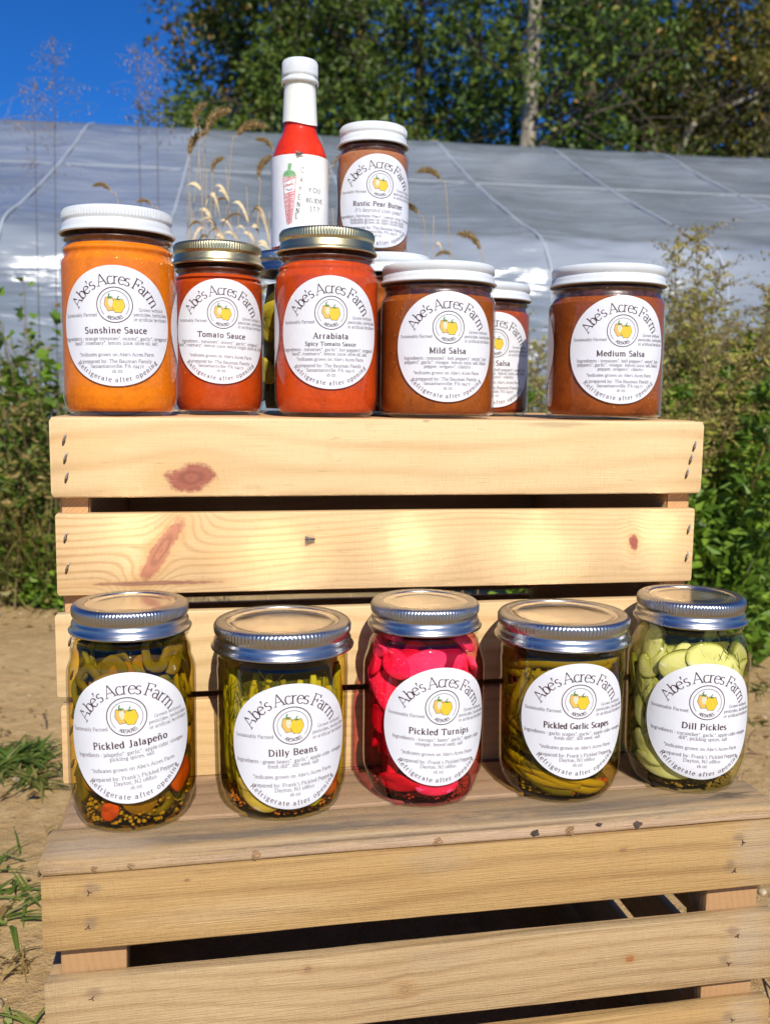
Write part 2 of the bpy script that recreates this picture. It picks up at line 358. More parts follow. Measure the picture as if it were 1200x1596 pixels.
# ------------------------------------------------------------------ lettering (own roman alphabet drawn with a broad pen)
def _P(*c): return ('P', [(c[i], c[i+1]) for i in range(0, len(c), 2)])
def _E(cx, cy, rx, ry, a0=0, a1=360): return ('E', cx, cy, rx, ry, a0, a1)
def _H(x0, x1, y): return ('H', x0, x1, y)
GL = {
 'a': (47, [_E(20, 34, 14, 13, 160, 0), _P(34, 35, 34, 9), _E(40, 9, 6, 8, 180, 290), _E(20, 14, 14, 13.5)]),
 'b': (53, [_P(12, 0, 12, 71), _H(3, 12, 70), _E(29, 24, 17, 24)]),
 'c': (44, [_E(25, 24, 18, 24, 48, 318)]),
 'd': (54, [_P(41, 71, 41, 2), _H(33, 41, 70), _H(41, 50, 1.5), _E(24, 24, 17, 24)]),
 'e': (45, [_E(24, 24, 19, 24, 6, 318), _P(6, 27, 42, 27)]),
 'f': (31, [_P(15, 2, 15, 58), _E(25, 57, 10, 14, 180, 50), _H(5, 28, 47), _H(6, 25, 1.5)]),
 'g': (48, [_E(22, 32, 14, 15.5), _E(23, -8, 18, 11), _P(13, 19, 11, 8, 22, 4), _P(34, 43, 40, 48, 46, 46)]),
 'h': (56, [_P(12, 2, 12, 71), _H(3, 12, 70), _H(4, 21, 1.5), _E(27, 33, 14, 14, 155, 0), _P(41, 34, 41, 2), _H(33, 50, 1.5)]),
 'i': (26, [_P(13, 2, 13, 48), _H(4, 13, 47), _H(4, 22, 1.5), ('D', 12.5, 64, 5.5)]),
 'j': (26, [_P(14, 48, 14, -10), _E(6, -9, 8, 10, 0, -110), _H(6, 14, 47), ('D', 13.5, 64, 5.5)]),
 'k': (54, [_P(12, 2, 12, 71), _H(3, 12, 70), _H(4, 21, 1.5), _P(14, 20, 39, 46), _P(22, 28, 43, 2), _H(31, 47, 46.5), _H(34, 52, 1.5)]),
 'l': (26, [_P(13, 2, 13, 71), _H(4, 13, 70), _H(4, 22, 1.5)]),
 'm': (83, [_P(12, 2, 12, 48), _H(3, 12, 47), _H(4, 21, 1.5), _E(26.5, 33, 13.5, 14, 155, 0), _P(40, 34, 40, 2), _H(32, 48, 1.5), _E(54.5, 33, 13.5, 14, 155, 0), _P(68, 34, 68, 2), _H(60, 77, 1.5)]),
 'n': (56, [_P(12, 2, 12, 48), _H(3, 12, 47), _H(4, 21, 1.5), _E(27, 33, 14, 14, 155, 0), _P(41, 34, 41, 2), _H(33, 50, 1.5)]),
 'o': (50, [_E(25, 24, 19, 24)]),
 'p': (54, [_P(12, 48, 12, -19), _H(3, 12, 47), _H(4, 21, -19), _E(29, 24, 17, 24)]),
 'q': (54, [_P(41, 48, 41, -19), _H(33, 50, -19), _E(24, 24, 17, 24)]),
 'r': (40, [_P(12, 2, 12, 48), _H(3, 12, 47), _H(4, 22, 1.5), _E(27, 34, 13, 13, 160, 60)]),
 's': (40, [_E(20, 36, 12.5, 11.5, 35, 255), _E(20, 12.5, 13.5, 12, 95, -145)]),
 't': (32, [_P(14, 61, 14, 11), _E(22, 11, 8, 10, 180, 300), _H(4, 27, 47)]),
 'u': (56, [_P(12, 48, 12, 16), _E(26, 15, 14, 14, 180, 350), _P(42, 48, 42, 2), _H(4, 12, 47), _H(34, 42, 47), _H(42, 50, 1.5)]),
 'v': (50, [_P(8, 47, 25, 1), _P(25, 1, 42, 47), _H(0, 17, 46.5), _H(34, 50, 46.5)]),
 'w': (74, [_P(8, 47, 23, 1), _P(23, 1, 37, 46), _P(37, 46, 52, 1), _P(52, 1, 66, 47), _H(0, 16, 46.5), _H(58, 74, 46.5)]),
 'x': (50, [_P(8, 47, 41, 2), _P(9, 2, 40, 46), _H(0, 17, 46.5), _H(32, 48, 46.5), _H(1, 17, 1.5), _H(33, 50, 1.5)]),
 'y': (50, [_P(8, 47, 25, 3), _P(42, 47, 25, 3, 16, -17, 6, -18), _H(0, 17, 46.5), _H(34, 50, 46.5)]),
 'z': (44, [_P(6, 46, 38, 46), _P(38, 46, 6, 2), _P(6, 2, 39, 2), _P(6, 46, 6, 37), _P(39, 2, 39, 12)]),
 'A': (70, [_P(9, 2, 34, 70), _P(34, 70, 60, 2), _P(17, 24, 51, 24), _H(0, 19, 1.5), _H(49, 71, 1.5)]),
 'B': (62, [_P(14, 0, 14, 70), _E(32, 53, 17, 16, 90, -90), _E(33, 19, 21, 18.5, 90, -90), _H(4, 33, 69), _H(14, 32, 37), _H(4, 33, 1.5)]),
 'C': (62, [_E(35, 35, 27, 35, 42, 318), _P(55, 70, 55, 52)]),
 'D': (72, [_P(14, 0, 14, 70), _E(30, 35, 34, 34, 90, -90), _H(4, 31, 69), _H(4, 31, 1.5)]),
 'E': (60, [_P(14, 0, 14, 70), _H(4, 53, 69), _H(14, 40, 36), _H(4, 55, 1.5), _P(53, 70, 53, 56), _P(55, 0, 55, 15), _P(40, 45, 40, 27)]),
 'F': (57, [_P(14, 2, 14, 70), _H(4, 52, 69), _H(14, 38, 36), _H(4, 25, 1.5), _P(52, 70, 52, 55), _P(38, 45, 38, 27)]),
 'G': (68, [_E(36, 35, 28, 35, 42, 335), _P(60, 28, 60, 5), _H(48, 69, 29)]),
 'H': (74, [_P(14, 2, 14, 70), _P(60, 2, 60, 70), _H(14, 60, 36), _H(4, 24, 69), _H(4, 24, 1.5), _H(50, 70, 69), _H(50, 70, 1.5)]),
 'I': (30, [_P(15, 2, 15, 70), _H(5, 25, 69), _H(5, 25, 1.5)]),
 'J': (44, [_P(28, 70, 28, 10), _E(17, 10, 11, 14, 0, -150), _H(17, 38, 69)]),
 'K': (66, [_P(14, 2, 14, 70), _P(16, 30, 52, 68), _P(28, 43, 56, 2), _H(4, 24, 69), _H(4, 24, 1.5), _H(44, 62, 69), _H(46, 66, 1.5)]),
 'L': (56, [_P(14, 0, 14, 70), _H(4, 25, 69), _H(4, 52, 1.5), _P(52, 0, 52, 17)]),
 'M': (84, [_P(13, 2, 13, 69), _P(13, 70, 41, 6), _P(41, 6, 69, 70), ('T', [(69, 70), (69, 2)]), _H(3, 16, 69), _H(3, 23, 1.5), _H(67, 80, 69), _H(59, 80, 1.5)]),
 'N': (74, [_P(13, 2, 13, 69), _P(13, 70, 59, 1), _P(59, 1, 59, 69), _H(3, 17, 69), _H(3, 23, 1.5), _H(49, 69, 69)]),
 'O': (72, [_E(36, 35, 29, 35)]),
 'P': (58, [_P(14, 2, 14, 70), _E(32, 52, 20, 17, 90, -90), _H(4, 33, 69), _H(14, 33, 35), _H(4, 25, 1.5)]),
 'R': (66, [_P(14, 2, 14, 70), _E(32, 53, 19, 16, 90, -90), _H(4, 33, 69), _H(14, 33, 37), _H(4, 24, 1.5), _P(32, 37, 56, 2), _H(52, 66, 1.5)]),
 'S': (52, [_E(27, 53, 18, 17, 30, 262), _E(26, 18, 20, 18, 98, -150)]),
 'T': (62, [_P(31, 2, 31, 70), _H(4, 58, 69), _H(21, 41, 1.5), _P(4, 70, 4, 55), _P(58, 70, 58, 55)]),
 'U': (70, [_P(14, 70, 14, 24), _E(35, 24, 21, 25, 180, 360), _P(56, 24, 56, 70), _H(4, 24, 69), _H(46, 66, 69)]),
 'V': (66, [_P(8, 69, 34, 1), _P(34, 1, 58, 69), _H(0, 18, 69), _H(48, 67, 69)]),
 'Y': (64, [_P(8, 69, 32, 34), _P(32, 34, 56, 69), _P(32, 36, 32, 2), _H(0, 18, 69), _H(46, 65, 69), _H(22, 42, 1.5)]),
 '0': (54, [_E(27, 24, 20, 24)]), '1': (36, [_P(18, 2, 18, 47), _H(8, 18, 46), _H(8, 28, 1.5)]),
 '2': (46, [_E(23, 34, 14, 13, 160, -30), _P(36, 28, 8, 2), _P(8, 2, 39, 2)]),
 '4': (52, [_P(34, 48, 34, -18), _P(34, 48, 6, 2), _P(6, 2, 47, 2)]),
 '6': (50, [_E(25, 20, 18, 20), _E(35, 22, 28, 48, 180, 105)]),
 '7': (46, [_P(6, 46, 40, 46), _P(40, 46, 17, -18)]),
 '8': (50, [_E(25, 54, 13, 14), _E(25, 20, 17, 19.5)]),
 '9': (50, [_E(25, 28, 18, 20), _E(15, 26, 28, 44, 0, -75)]),
 '.': (22, [('D', 11, 5, 5.5)]), ',': (22, [('D', 11, 5, 5), _P(14, 4, 8, -11)]), "'": (22, [('D', 12, 66, 5.5), _P(15, 65, 8, 50)]),
 ':': (26, [('D', 13, 7, 5.5), ('D', 13, 40, 5.5)]), '*': (34, [_P(17, 71, 17, 47), _P(6, 65, 28, 53), _P(28, 65, 6, 53)]),
 '?': (44, [_E(22, 54, 14, 15, 170, -70), _P(26, 40, 22, 20), ('D', 22, 5, 6)]), '!': (26, [_P(13, 70, 13, 20), ('D', 13, 5, 5.5)]),
 '-': (34, [_P(6, 24, 28, 24)]), ' ': (26, []),
}
GL['ñ'] = (56, GL['n'][1]+[_P(13, 62, 21, 68, 31, 62, 39, 68)])

GM = {
 'E': (52, [_P(10, 0, 10, 70), _P(10, 70, 46, 69), _P(10, 36, 38, 36), _P(10, 1, 46, 0)]), 'L': (48, [_P(10, 70, 10, 0), _P(10, 1, 42, 0)]),
 'T': (52, [_P(26, 0, 26, 70), _P(4, 69, 48, 69)]), 'I': (26, [_P(13, 0, 13, 70), _P(4, 69, 22, 69), _P(4, 0, 22, 0)]), 'A': (60, [_P(6, 0, 29, 70), _P(29, 70, 52, 0), _P(14, 24, 44, 24)]),
 'B': (56, [_P(10, 0, 10, 70), _P(10, 70, 26, 70), _E(26, 53, 15, 17, 90, -90), _P(10, 36, 26, 36), _E(28, 18, 17, 18, 90, -90), _P(10, 0, 28, 0)]),
 'N': (60, [_P(10, 0, 10, 70), _P(10, 70, 48, 0), _P(48, 0, 48, 70)]), 'Y': (56, [_P(6, 70, 28, 38), _P(50, 70, 28, 38), _P(28, 38, 26, 0)]), 'V': (56, [_P(6, 70, 28, 0), _P(28, 0, 50, 70)]),
 'U': (60, [_P(10, 70, 10, 22), _E(29, 22, 19, 22, 180, 360), _P(48, 22, 48, 70)]), 'R': (56, [_P(10, 0, 10, 70), _P(10, 70, 26, 70), _E(26, 53, 15, 17, 90, -90), _P(10, 36, 26, 36), _P(26, 36, 46, 0)])}
def glyph_polys(ch, T=10, t=4, mono=False, seg=1.0):
    """-> advance, list of (points, widths)"""
    adv, st = (GM if mono and ch in GM else GL).get(ch, GL[' ']); out = []
    def width(dx, dy, straight):
        if mono: return T
        L = math.hypot(dx, dy)+1e-9; s_ = abs(dy)/L
        if straight and abs(dx) > .12*L and dx*dy > 0: return t+(T-t)*.18*s_
        return t+(T-t)*s_**1.15
    for q in st:
        if q[0] in 'PT':
            p = q[1]
            for i in range(len(p)-1):
                a, b = p[i], p[i+1]; w = T if q[0] == 'T' else width(b[0]-a[0], b[1]-a[1], True)
                out.append(([a, b], [w, w]))
        elif q[0] == 'H':
            if mono: continue
            w = max(t, 3.4); out.append(([(q[1], q[3]), (q[2], q[3])], [w, w]))
        elif q[0] == 'D':
            r = q[3]*(T/10)**.5; k = 6
            out.append(([(q[1]-r, q[2]), (q[1]-r*.5, q[2]), (q[1]+r*.5, q[2]), (q[1]+r, q[2])], [r*.7, r*2, r*2, r*.7]))
        else:
            _, cx, cy_, rx, ry, a0, a1 = q
            n = max(4, int(abs(a1-a0)/(24/seg))); pts = []; ws = []
            for i in range(n+1):
                a = R_(a0+(a1-a0)*i/n); pts.append((cx+rx*math.cos(a), cy_+ry*math.sin(a)))
                ws.append(width(-rx*math.sin(a), ry*math.cos(a), False))
            out.append((pts, ws))
    return adv, out

class Print:
    """flat print collected in label millimetres: each stroke a thin ribbon with its own tiny height"""
    def __init__(s): s.v = []; s.f = []; s.k = 0
    def ribbon(s, pts, ws):
        b = len(s.v); n = len(pts); s.k = (s.k+1) % 6
        closed = n > 3 and math.dist(pts[0], pts[-1]) < 1e-6
        for i in range(n):
            a = pts[i-1] if i else (pts[-2] if closed else pts[0]); c = pts[i+1] if i < n-1 else (pts[1] if closed else pts[-1])
            dx, dy = c[0]-a[0], c[1]-a[1]; L = math.hypot(dx, dy)+1e-9; w = ws[i]/2
            s.v.append((pts[i][0]-dy/L*w, pts[i][1]+dx/L*w, s.k)); s.v.append((pts[i][0]+dy/L*w, pts[i][1]-dx/L*w, s.k))
        for i in range(n-1): s.f.append((b+2*i, b+2*i+1, b+2*i+3, b+2*i+2))
    def poly(s, pts, layer):
        b = len(s.v); cx = sum(p[0] for p in pts)/len(pts); cy_ = sum(p[1] for p in pts)/len(pts)
        s.v.append((cx, cy_, layer)); s.v += [(p[0], p[1], layer) for p in pts]; n = len(pts)
        s.f += [(b, b+1+i, b+1+(i+1) % n) for i in range(n)]
    def char(s, ch, em, xf, T, t, mono=False, seg=1.0, slant=0):
        adv, polys = glyph_polys(ch, T, t, mono, seg); k = em/100
        for pts, ws in polys:
            s.ribbon([xf((p[0]+slant*p[1]*.01)*k, p[1]*k) for p in pts], [w*k for w in ws])
        return adv*k
    def line(s, txt, x, y, em, T=10, t=4, align='c', mono=False, seg=.7, fit=None, slant=0, sp=0):
        w = sum(GL.get(c, GL[' '])[0]+sp for c in txt)*em/100
        sx = fit/w if fit else 1.0
        x0 = x-(w*sx/2 if align == 'c' else 0)
        for c in txt:
            X0 = x0
            s.char(c, em, lambda a, b: (X0+a*sx, y+b), T, t, mono, seg, slant)
            x0 += (GL.get(c, GL[' '])[0]+sp)*em/100*sx
    def arc(s, txt, rad, em, half, T=10, t=4, top=True, mono=False, seg=1.0):
        """text on a circle about (0,0); half = half the angle spanned (deg)"""
        adv = [GL.get(c, GL[' '])[0]*em/100 for c in txt]; tot = sum(adv)
        span = 2*R_(half)*rad; extra = (span-tot)/max(1, len(txt)-1); pos = -span/2
        for c, a in zip(txt, adv):
            mid = pos+a/2; th = mid/rad
            if top:
                xf = lambda u, v: ((rad+v)*math.sin(th)+(u-a/2)*math.cos(th), (rad+v)*math.cos(th)-(u-a/2)*math.sin(th))
            else:
                xf = lambda u, v: ((rad-v)*math.sin(th)+(u-a/2)*math.cos(th), -(rad-v)*math.cos(th)+(u-a/2)*math.sin(th))
            s.char(c, em, xf, T, t, mono, seg); pos += a+extra

def wrap(Rf, zc, off, rot=0.0, az=0.0, sc=.001):
    """label plane (mm) -> jar surface, front = -Y"""
    ca, sa = math.cos(rot), math.sin(rot)
    def g(p, extra=0.0):
        x = (p[0]*ca-p[1]*sa)*sc; y = (p[0]*sa+p[1]*ca)*sc; z = zc+y
        r0 = Rf(zc); a = x/r0+az; r = Rf(z)+off+extra
        return (r*math.sin(a), -r*math.cos(a), z)
    return g

INK = flat('maroon_ink', (.060, .018, .018), .5)
INKG = flat('grey_ink', (.17, .13, .135), .6)
def paper_mat():
    t = NT('label_paper'); c = t.coord(); n = t.noise(c, 900, 2); n2 = t.noise(c, 60, 3)
    t.pbr(t.mix(n2, (.70, .71, .735), (.75, .755, .775)), .42, 0, t.bump(n2, .40, .0011), .4); return t.m
PAPER = paper_mat()
PEP_Y = flat('pepper_yellow', (.80, .52, .02), .5); PEP_O = flat('pepper_orange', (.70, .43, .09), .5)
PEP_W = flat('pepper_flesh', (.62, .62, .45), .5); PEP_G = flat('pepper_green', (.06, .22, .04), .5); OUTL = flat('pepper_outline', (.05, .02, .01), .5)
BACK = flat('back_of_label', (.55, .55, .55), .6)

def pepper_outline(cx, cy_, w, h, lobes=3, rot=0, n=40, grow=0.0):
    pts = []
    for i in range(n):
        a = 2*math.pi*i/n; c, s_ = math.cos(a), math.sin(a)
        r = 1/((abs(c)**2.6+abs(s_)**2.6)**(1/2.6)); r *= 1+.06*math.cos(lobes*2*a+math.pi/2*0)
        tp = 1.0-.20*(-s_ if s_ < 0 else 0)
        x = c*r*(w/2+grow)*tp; y = s_*r*(h/2+grow)
        pts.append((cx+x*math.cos(rot)-y*math.sin(rot), cy_+x*math.sin(rot)+y*math.cos(rot)))
    return pts

def emblem_prints(cx, cy_):
    """list of (material, Print, layer)"""
    res = []
    rings = Print()
    for r, w in ((11.2, .55), (9.0, .28)):
        n = 72; a0, a1 = (0, 360) if r > 10 else (-42, 222)
        pts = [(cx+r*math.cos(R_(a0+(a1-a0)*i/n)), cy_+r*math.sin(R_(a0+(a1-a0)*i/n))) for i in range(n+1)]
        rings.ribbon(pts, [w]*(n+1))
    class Sh(Print): pass
    txt = Print(); txt.arc("ABE'S ACRES", 9.6, 2.9, 34, T=9, t=9, top=False, mono=True)
    rings.v += []; b = len(rings.v); rings.v += [(x+cx, y+cy_, k) for x, y, k in txt.v]; rings.f += [tuple(i+b for i in f) for f in txt.f]
    res.append((INK, rings, .00012))
    o = Print(); o.poly(pepper_outline(cx-3.0, cy_+.6, 6.2, 8.8, rot=.12, grow=.28), 0); o.poly(pepper_outline(cx+2.3, cy_-.6, 7.4, 8.6, rot=-.06, grow=.28), 3)
    res.append((OUTL, o, .00010))
    a = Print(); a.poly(pepper_outline(cx-3.0, cy_+.6, 6.2, 8.8, rot=.12), 1); res.append((PEP_O, a, .00011))
    f = Print(); f.poly(pepper_outline(cx-2.3, cy_+1.2, 3.4, 5.0, rot=.1), 2); res.append((PEP_W, f, .00012))
    y = Print(); y.poly(pepper_outline(cx+2.3, cy_-.6, 7.4, 8.6, rot=-.06), 4); res.append((PEP_Y, y, .00013))
    l = Print()
    for dx in (-1.6, .1, 1.9):
        l.ribbon([(cx+2.3+dx*.4, cy_+3.2), (cx+2.3+dx, cy_+1.4), (cx+2.3+dx*1.15, cy_-1), (cx+2.3+dx*.8, cy_-4.0)], [.2, .28, .28, .15])
    res.append((PEP_O, l, .00022))
    g = Print()
    g.ribbon([(cx-3.2, cy_+4.6), (cx-3.6, cy_+6.2), (cx-2.9, cy_+7.2)], [1.1, .7, .8]); g.ribbon([(cx-4.2, cy_+4.3), (cx-2.9, cy_+4.9), (cx-1.6, cy_+4.1)], [.5, 1.3, .5])
    g.ribbon([(cx+2.2, cy_+3.2), (cx+2.0, cy_+4.8), (cx+2.9, cy_+5.6)], [1.0, .6, .7]); g.ribbon([(cx+.8, cy_+3.1), (cx+2.2, cy_+3.5), (cx+3.7, cy_+3.1)], [.4, 1.0, .4])
    res.append((PEP_G, g, .00024))
    return res

UP_ADDR = [('prepared by: The Bauman Family', 0), ('Sassamansville, PA 19472', 0)]
LO_ADDR = [("prepared by: Frank's Pickled Peppers", 0), ('Dayton, NJ 08810', 0)]
def round_label(parent, Rf, zc, name_txt, ingr, upper=True, az=0.0, rot=0.0, D=77, sub=None, script=None, oz='16 oz', blank=False):
    off = .00025
    g = wrap(Rf, zc, off, rot, az)
    nr, ns = 14, 84; V = [g((0, 0))]; F = []
    for i in range(1, nr+1):
        for k in range(ns):
            a = 2*math.pi*k/ns; V.append(g((D/2*i/nr*math.cos(a), D/2*i/nr*math.sin(a))))
    for k in range(ns):
        F.append((0, 1+k, 1+(k+1) % ns))
        for i in range(nr-1):
            F.append((1+i*ns+k, 1+(i+1)*ns+k, 1+(i+1)*ns+(k+1) % ns, 1+i*ns+(k+1) % ns))
    lab = put('label', mesh(V, F), PAPER, parent)
    k = D/77
    def emit(nm, pr, mat, lay):
        gg = wrap(Rf, zc, off, rot, az, sc=.001*k)
        V = [gg((x, y), lay+kk*8e-6) for x, y, kk in pr.v]
        return put(nm, mesh(V, pr.f, False), mat, lab)
    big = Print(); small = Print()
    big.arc("Abe's Acres Farm", 26.6, 10.4, 66.0, T=7.4, t=3.4, seg=1.2)
    if not blank:
        if sub:
            big.line(name_txt, 0, -4.2, 5.6, T=15, t=6, sp=5); big.line(sub, 0, -9.0, 3.9, T=15, t=6, sp=5)
        else:
            w = sum(GL[c][0]+5 for c in name_txt)*5.6/100
            big.line(name_txt, 0, -4.6, 5.6, T=14.5, t=8, sp=6, fit=min(w, 45))
        if script: small.line(script, 0, -9.6, 4.6, T=8, t=4, slant=28)
        y = -9.0 if not sub else -12.6
        if script: y = -14.0
        for ln in ingr: small.line(ln, 0, y, 3.15, T=10, t=6); y -= 2.9
    small.line('*indicates grown on Abe\'s Acres Farm', 0, -18.4 if not upper else -19.2, 3.1, T=10, t=6)
    y = -23.6
    for ln, _ in (UP_ADDR if upper else LO_ADDR): small.line(ln, 0, y, 3.25, T=10, t=6); y -= 3.1
    small.line(oz, 0, y-.1, 3.25, T=10, t=6)
    small.line('Sustainably Farmed', -23.5, 6.2, 2.9, T=9, t=6)
    for i, ln in enumerate(('Grown without', 'pesticides, herbicides', 'or artificial fertilizers')): small.line(ln, 24.2, 9.6-3.1*i, 2.85, T=9, t=6)
    sm2 = Print(); sm2.arc('Refrigerate after opening', 35.9, 4.3, 49, T=9.5, t=5, top=False, seg=.8)
    b = len(big.v); big.v += sm2.v; big.f += [tuple(i+b for i in f) for f in sm2.f]
    emit('lettering', big, INK, .00014); emit('small_print', small, INKG, .00014)
    for mat, pr, lay in emblem_prints(0, 13.4): emit('emblem', pr, mat, lay)
    return lab

# ------------------------------------------------------------------ wooden crates
PINE, PINE_D = (.76, .54, .275), (.50, .28, .105)
OLD, OLD_D = (.50, .315, .120), (.30, .165, .06)
RED = (.38, .125, .075)
S_WP = dict(base=PINE, dark=PINE_D, rough=.5)
def crate_pieces():
    # upper crate (new pine)
    PSI = .1809; DECK = GZ-.2474; X0, Y0 = -.2169, .6085; L = .457
    cr = empty('wooden_crate', (X0, Y0, DECK), PSI, 'pale new pine slatted crate standing upright on the older crate with sauce jars on top', 'crate')
    hs = [(.2474-.0528, .2472), (.2474-.1182, .2474-.0636), (.2474-.187, .2474-.1305), (0, .2474-.193)]
    knots = [[(-.139, -.0175, .0165, .0090, .12, RED), ], [(-.158, -.002, .0062, .026, -.55, (.50, .20, .10)), (.178, -.002, .0035, .0062, .1, (.36, .10, .06)), (-.163, -.0245, .040, .0016, .0, (.42, .20, .11))],
             [(.02, .006, .003, .005, 0, RED)], [(.12, .0, .004, .006, 0, RED)]]
    staple = MB(); V, F = tube(smooth_curve([(0, .0006, -.0024), (-.0002, -.0004, -.0022), (0, -.0007, 0), (.0002, -.0004, .0022), (0, .0006, .0024)], 3), .00055, 5); staple.add(V, F)
    sme = staple.mesh(); smat = flat('staple_steel', (.55, .53, .50), .35, 1)
    slot = MB(); V, F = tube([(0, -.0001, -.0030), (0, -.0003, 0), (0, -.0001, .0030)], [.0006, .0011, .0006], 6); slot.add(V, F); slme = slot.mesh(); slmat = flat('staple_slot', (.10, .06, .03), .8)
    ws = [(.56, .36, .17), (.62, .35, .16)]
    for i, (a, b) in enumerate(hs):
        stains = ()
        if i == 0: stains = ((.115, .019, .030, .003, (.25, .20, .10), .45), (.02, .021, .004, .0015, (.22, .16, .08), .6), (-.205, .005, .03, .02, (.70, .44, .18), .4))
        m = wood('pine_slat_%d' % i, PINE if i % 2 == 0 else (.74, .49, .235), PINE_D, 3.1+i*2.3, knots[i], lines=(55, 210, 70, 120)[i], contrast=(.85, .95, .8, .7)[i], stains=stains)
        bx = .0005*(i % 2)
        s = put('slat', plank_mesh(L-.006*(i % 2), b-a, .009, 11+i, .0009 if i else .0016, .0002), m, cr, (L/2-.001*(i % 2), .0045+bx, (a+b)/2), (0, (0, .0015, 0, 0)[i], 0))
        for sx in (-1, 1):
            zz = ((.012, .0, -.0125) if sx < 0 else (.0085, -.001, -.0115)) if i == 0 else ((.012, -.0085) if i == 1 else (.011, -.012))
            for k, z in enumerate(zz):
                xx = sx*(L/2-(.0095 if sx < 0 else .0075)-(.0024*k if sx > 0 and i == 0 else .0004*k))
                put('staple', sme, smat, s, (xx+.0002, -.0049, z+.001), (0, .25, 0)); put('staple', slme, slmat, s, (xx-.0004, -.0045, z-.001), (0, .25, 0))
    mi = wood('pine_inner', (.66, .40, .18), PINE_D, 31.0, (), 100, .7)
    me_ = wood('pine_end', (.62, .36, .155), (.42, .22, .08), 37.0, (), 260, 1.1)
    for i, (a, b) in enumerate(hs):
        put('slat', plank_mesh(L, b-a, .009, 31+i), mi, cr, (L/2, .3130, (a+b)/2))
    for sx in (0, 1):
        p = put('end_board', plank_mesh(.2995, .2380, .0185, 51+sx), me_, cr, ((.0045+.00925) if sx == 0 else (L-.0045-.00925), .15875, .1194), (0, 0, math.pi/2))
    wd = (.3000)/5
    for i in range(5):
        put('deck_board', plank_mesh(L-.002, wd-.002, .0085, 61+i, .001), mi if i else wood('pine_top', (.70, .44, .20), PINE_D, 41., (), 90, .6), cr, (L/2, .0095+wd*(i+.5), .2474-.00425), (math.pi/2, 0, 0))
    # lower crate (older, weathered)
    PS2 = .1895; X2, Y2 = -.1921, .5002; L2 = .463; Dp = .43; TOP = DECK
    lc = empty('wooden_crate', (X2, Y2, 0), PS2, 'older weathered wooden crate at the bottom with stained top boards under the pickle jars', 'crate')
    hz = [(TOP-.0536, TOP-.0094), (TOP-.1201, TOP-.0726), (TOP-.177, TOP-.135), (.004, TOP-.191)]
    kn = [[(.12, .006, .003, .0016, .1, (.34, .19, .09)), (-.15, .010, .002, .0012, .1, (.30, .18, .09))], [(.128, -.004, .0032, .0022, 0, (.38, .16, .05)), (-.08, .012, .0026, .002, 0, (.33, .2, .1)), (-.02, -.008, .005, .004, 0, (.42, .26, .12))], [], []]
    nail = MB(); 
    for a in range(3):
        ang = a*2.1; V, F = tube([(math.cos(ang)*.0002, .0002, math.sin(ang)*.0002), (math.cos(ang)*.0016, -.0002, math.sin(ang)*.0022)], [.0007, .0003], 5); nail.add(V, F)
    nme = nail.mesh(); nmat = flat('rusty_nail', (.11, .055, .03), .7, .3)
    for i, (a, b) in enumerate(hz):
        m = wood('old_slat_%d' % i, OLD if i != 1 else (.50, .345, .170), OLD_D, 71+i*3.3, kn[i], lines=(60, 90, 80, 80)[i], contrast=(1.0, .95, .95, .95)[i], rough=.68, weather=(.04, .10, .1, .1)[i],
                 stains=((.0, .01, .03, .012, (.40, .29, .17), .4), (-.12, -.012, .08, .01, (.60, .42, .22), .35), (.212, .0, .02, .03, (.42, .33, .22), .5), (-.203, .010, .006, .005, (.24, .16, .09), .6), (-.204, -.011, .005, .005, (.24, .16, .09), .6), (.200, .008, .006, .004, (.22, .14, .08), .6), (.195, -.011, .005, .005, (.24, .16, .09), .6)))
        s = put('slat', plank_mesh(L2-.002, b-a, .0095, 81+i, .0010, .0003, 20), m, lc, (L2/2, .00475, (a+b)/2))
        for sx, ps in ((-1, ((.027, .012), (.026, -.009))), (1, ((.028, .009), (.033, -.010)))):
            for k, (ix, z) in enumerate(ps): put('nail', nme, nmat, s, (sx*(L2/2-ix), -.0047, z), (0, .7*k+i, 0))
    mo = wood('old_inner', (.40, .26, .13), OLD_D, 91., (), 90, .8)
    for i, (a, b) in enumerate(hz): put('slat', plank_mesh(L2-.02, b-a, .009, 91+i), mo, lc, (L2/2, Dp-.0045, (a+b)/2))
    for sx in (0, 1):
        for i, (a, b) in enumerate(hz):
            put('end_slat', plank_mesh(Dp-.0205, b-a-.001, .0080, 97+i+sx*5), mo, lc, (.0045 if sx == 0 else L2-.0045, .0098+(Dp-.0205)/2, (a+b)/2-(.0065 if i else .003)), (0, 0, math.pi/2))
        mp = wood('post_wood', (.44, .255, .115), (.34, .18, .07), 101., (), 260, .6) if sx == 0 else mp
        for yb in (.0097, Dp-.0345):
            put('post', plank_mesh(.2255, .0245, .0370, 107+sx, .0008, .0003), mp, lc, ((.0088+.0187) if sx == 0 else (L2-.0088-.0187), yb+.01225, .1185), Matrix(((0, 1, 0), (0, 0, 1), (1, 0, 0))).to_euler())
    y = 0.0; bw = [.047, .060, .078, .078, .078, .078]
    kd = [(-.201, -.0060, .0020, .0016, 0, (.28, .17, .08)), (-.181, -.0060, .0022, .0013, 0, (.30, .19, .09)), (-.110, -.0050, .0026, .0022, 0, (.38, .22, .10)), (.0, -.0055, .003, .002, 0, (.34, .2, .1)),
          (.062, -.0052, .0028, .0018, 0, (.06, .04, .03)), (.085, -.0054, .0028, .0026, 0, (.30, .17, .08)), (.104, -.0030, .0022, .0010, 0, (.06, .04, .03)), (.130, -.0050, .0030, .0018, 0, (.09, .06, .04))]
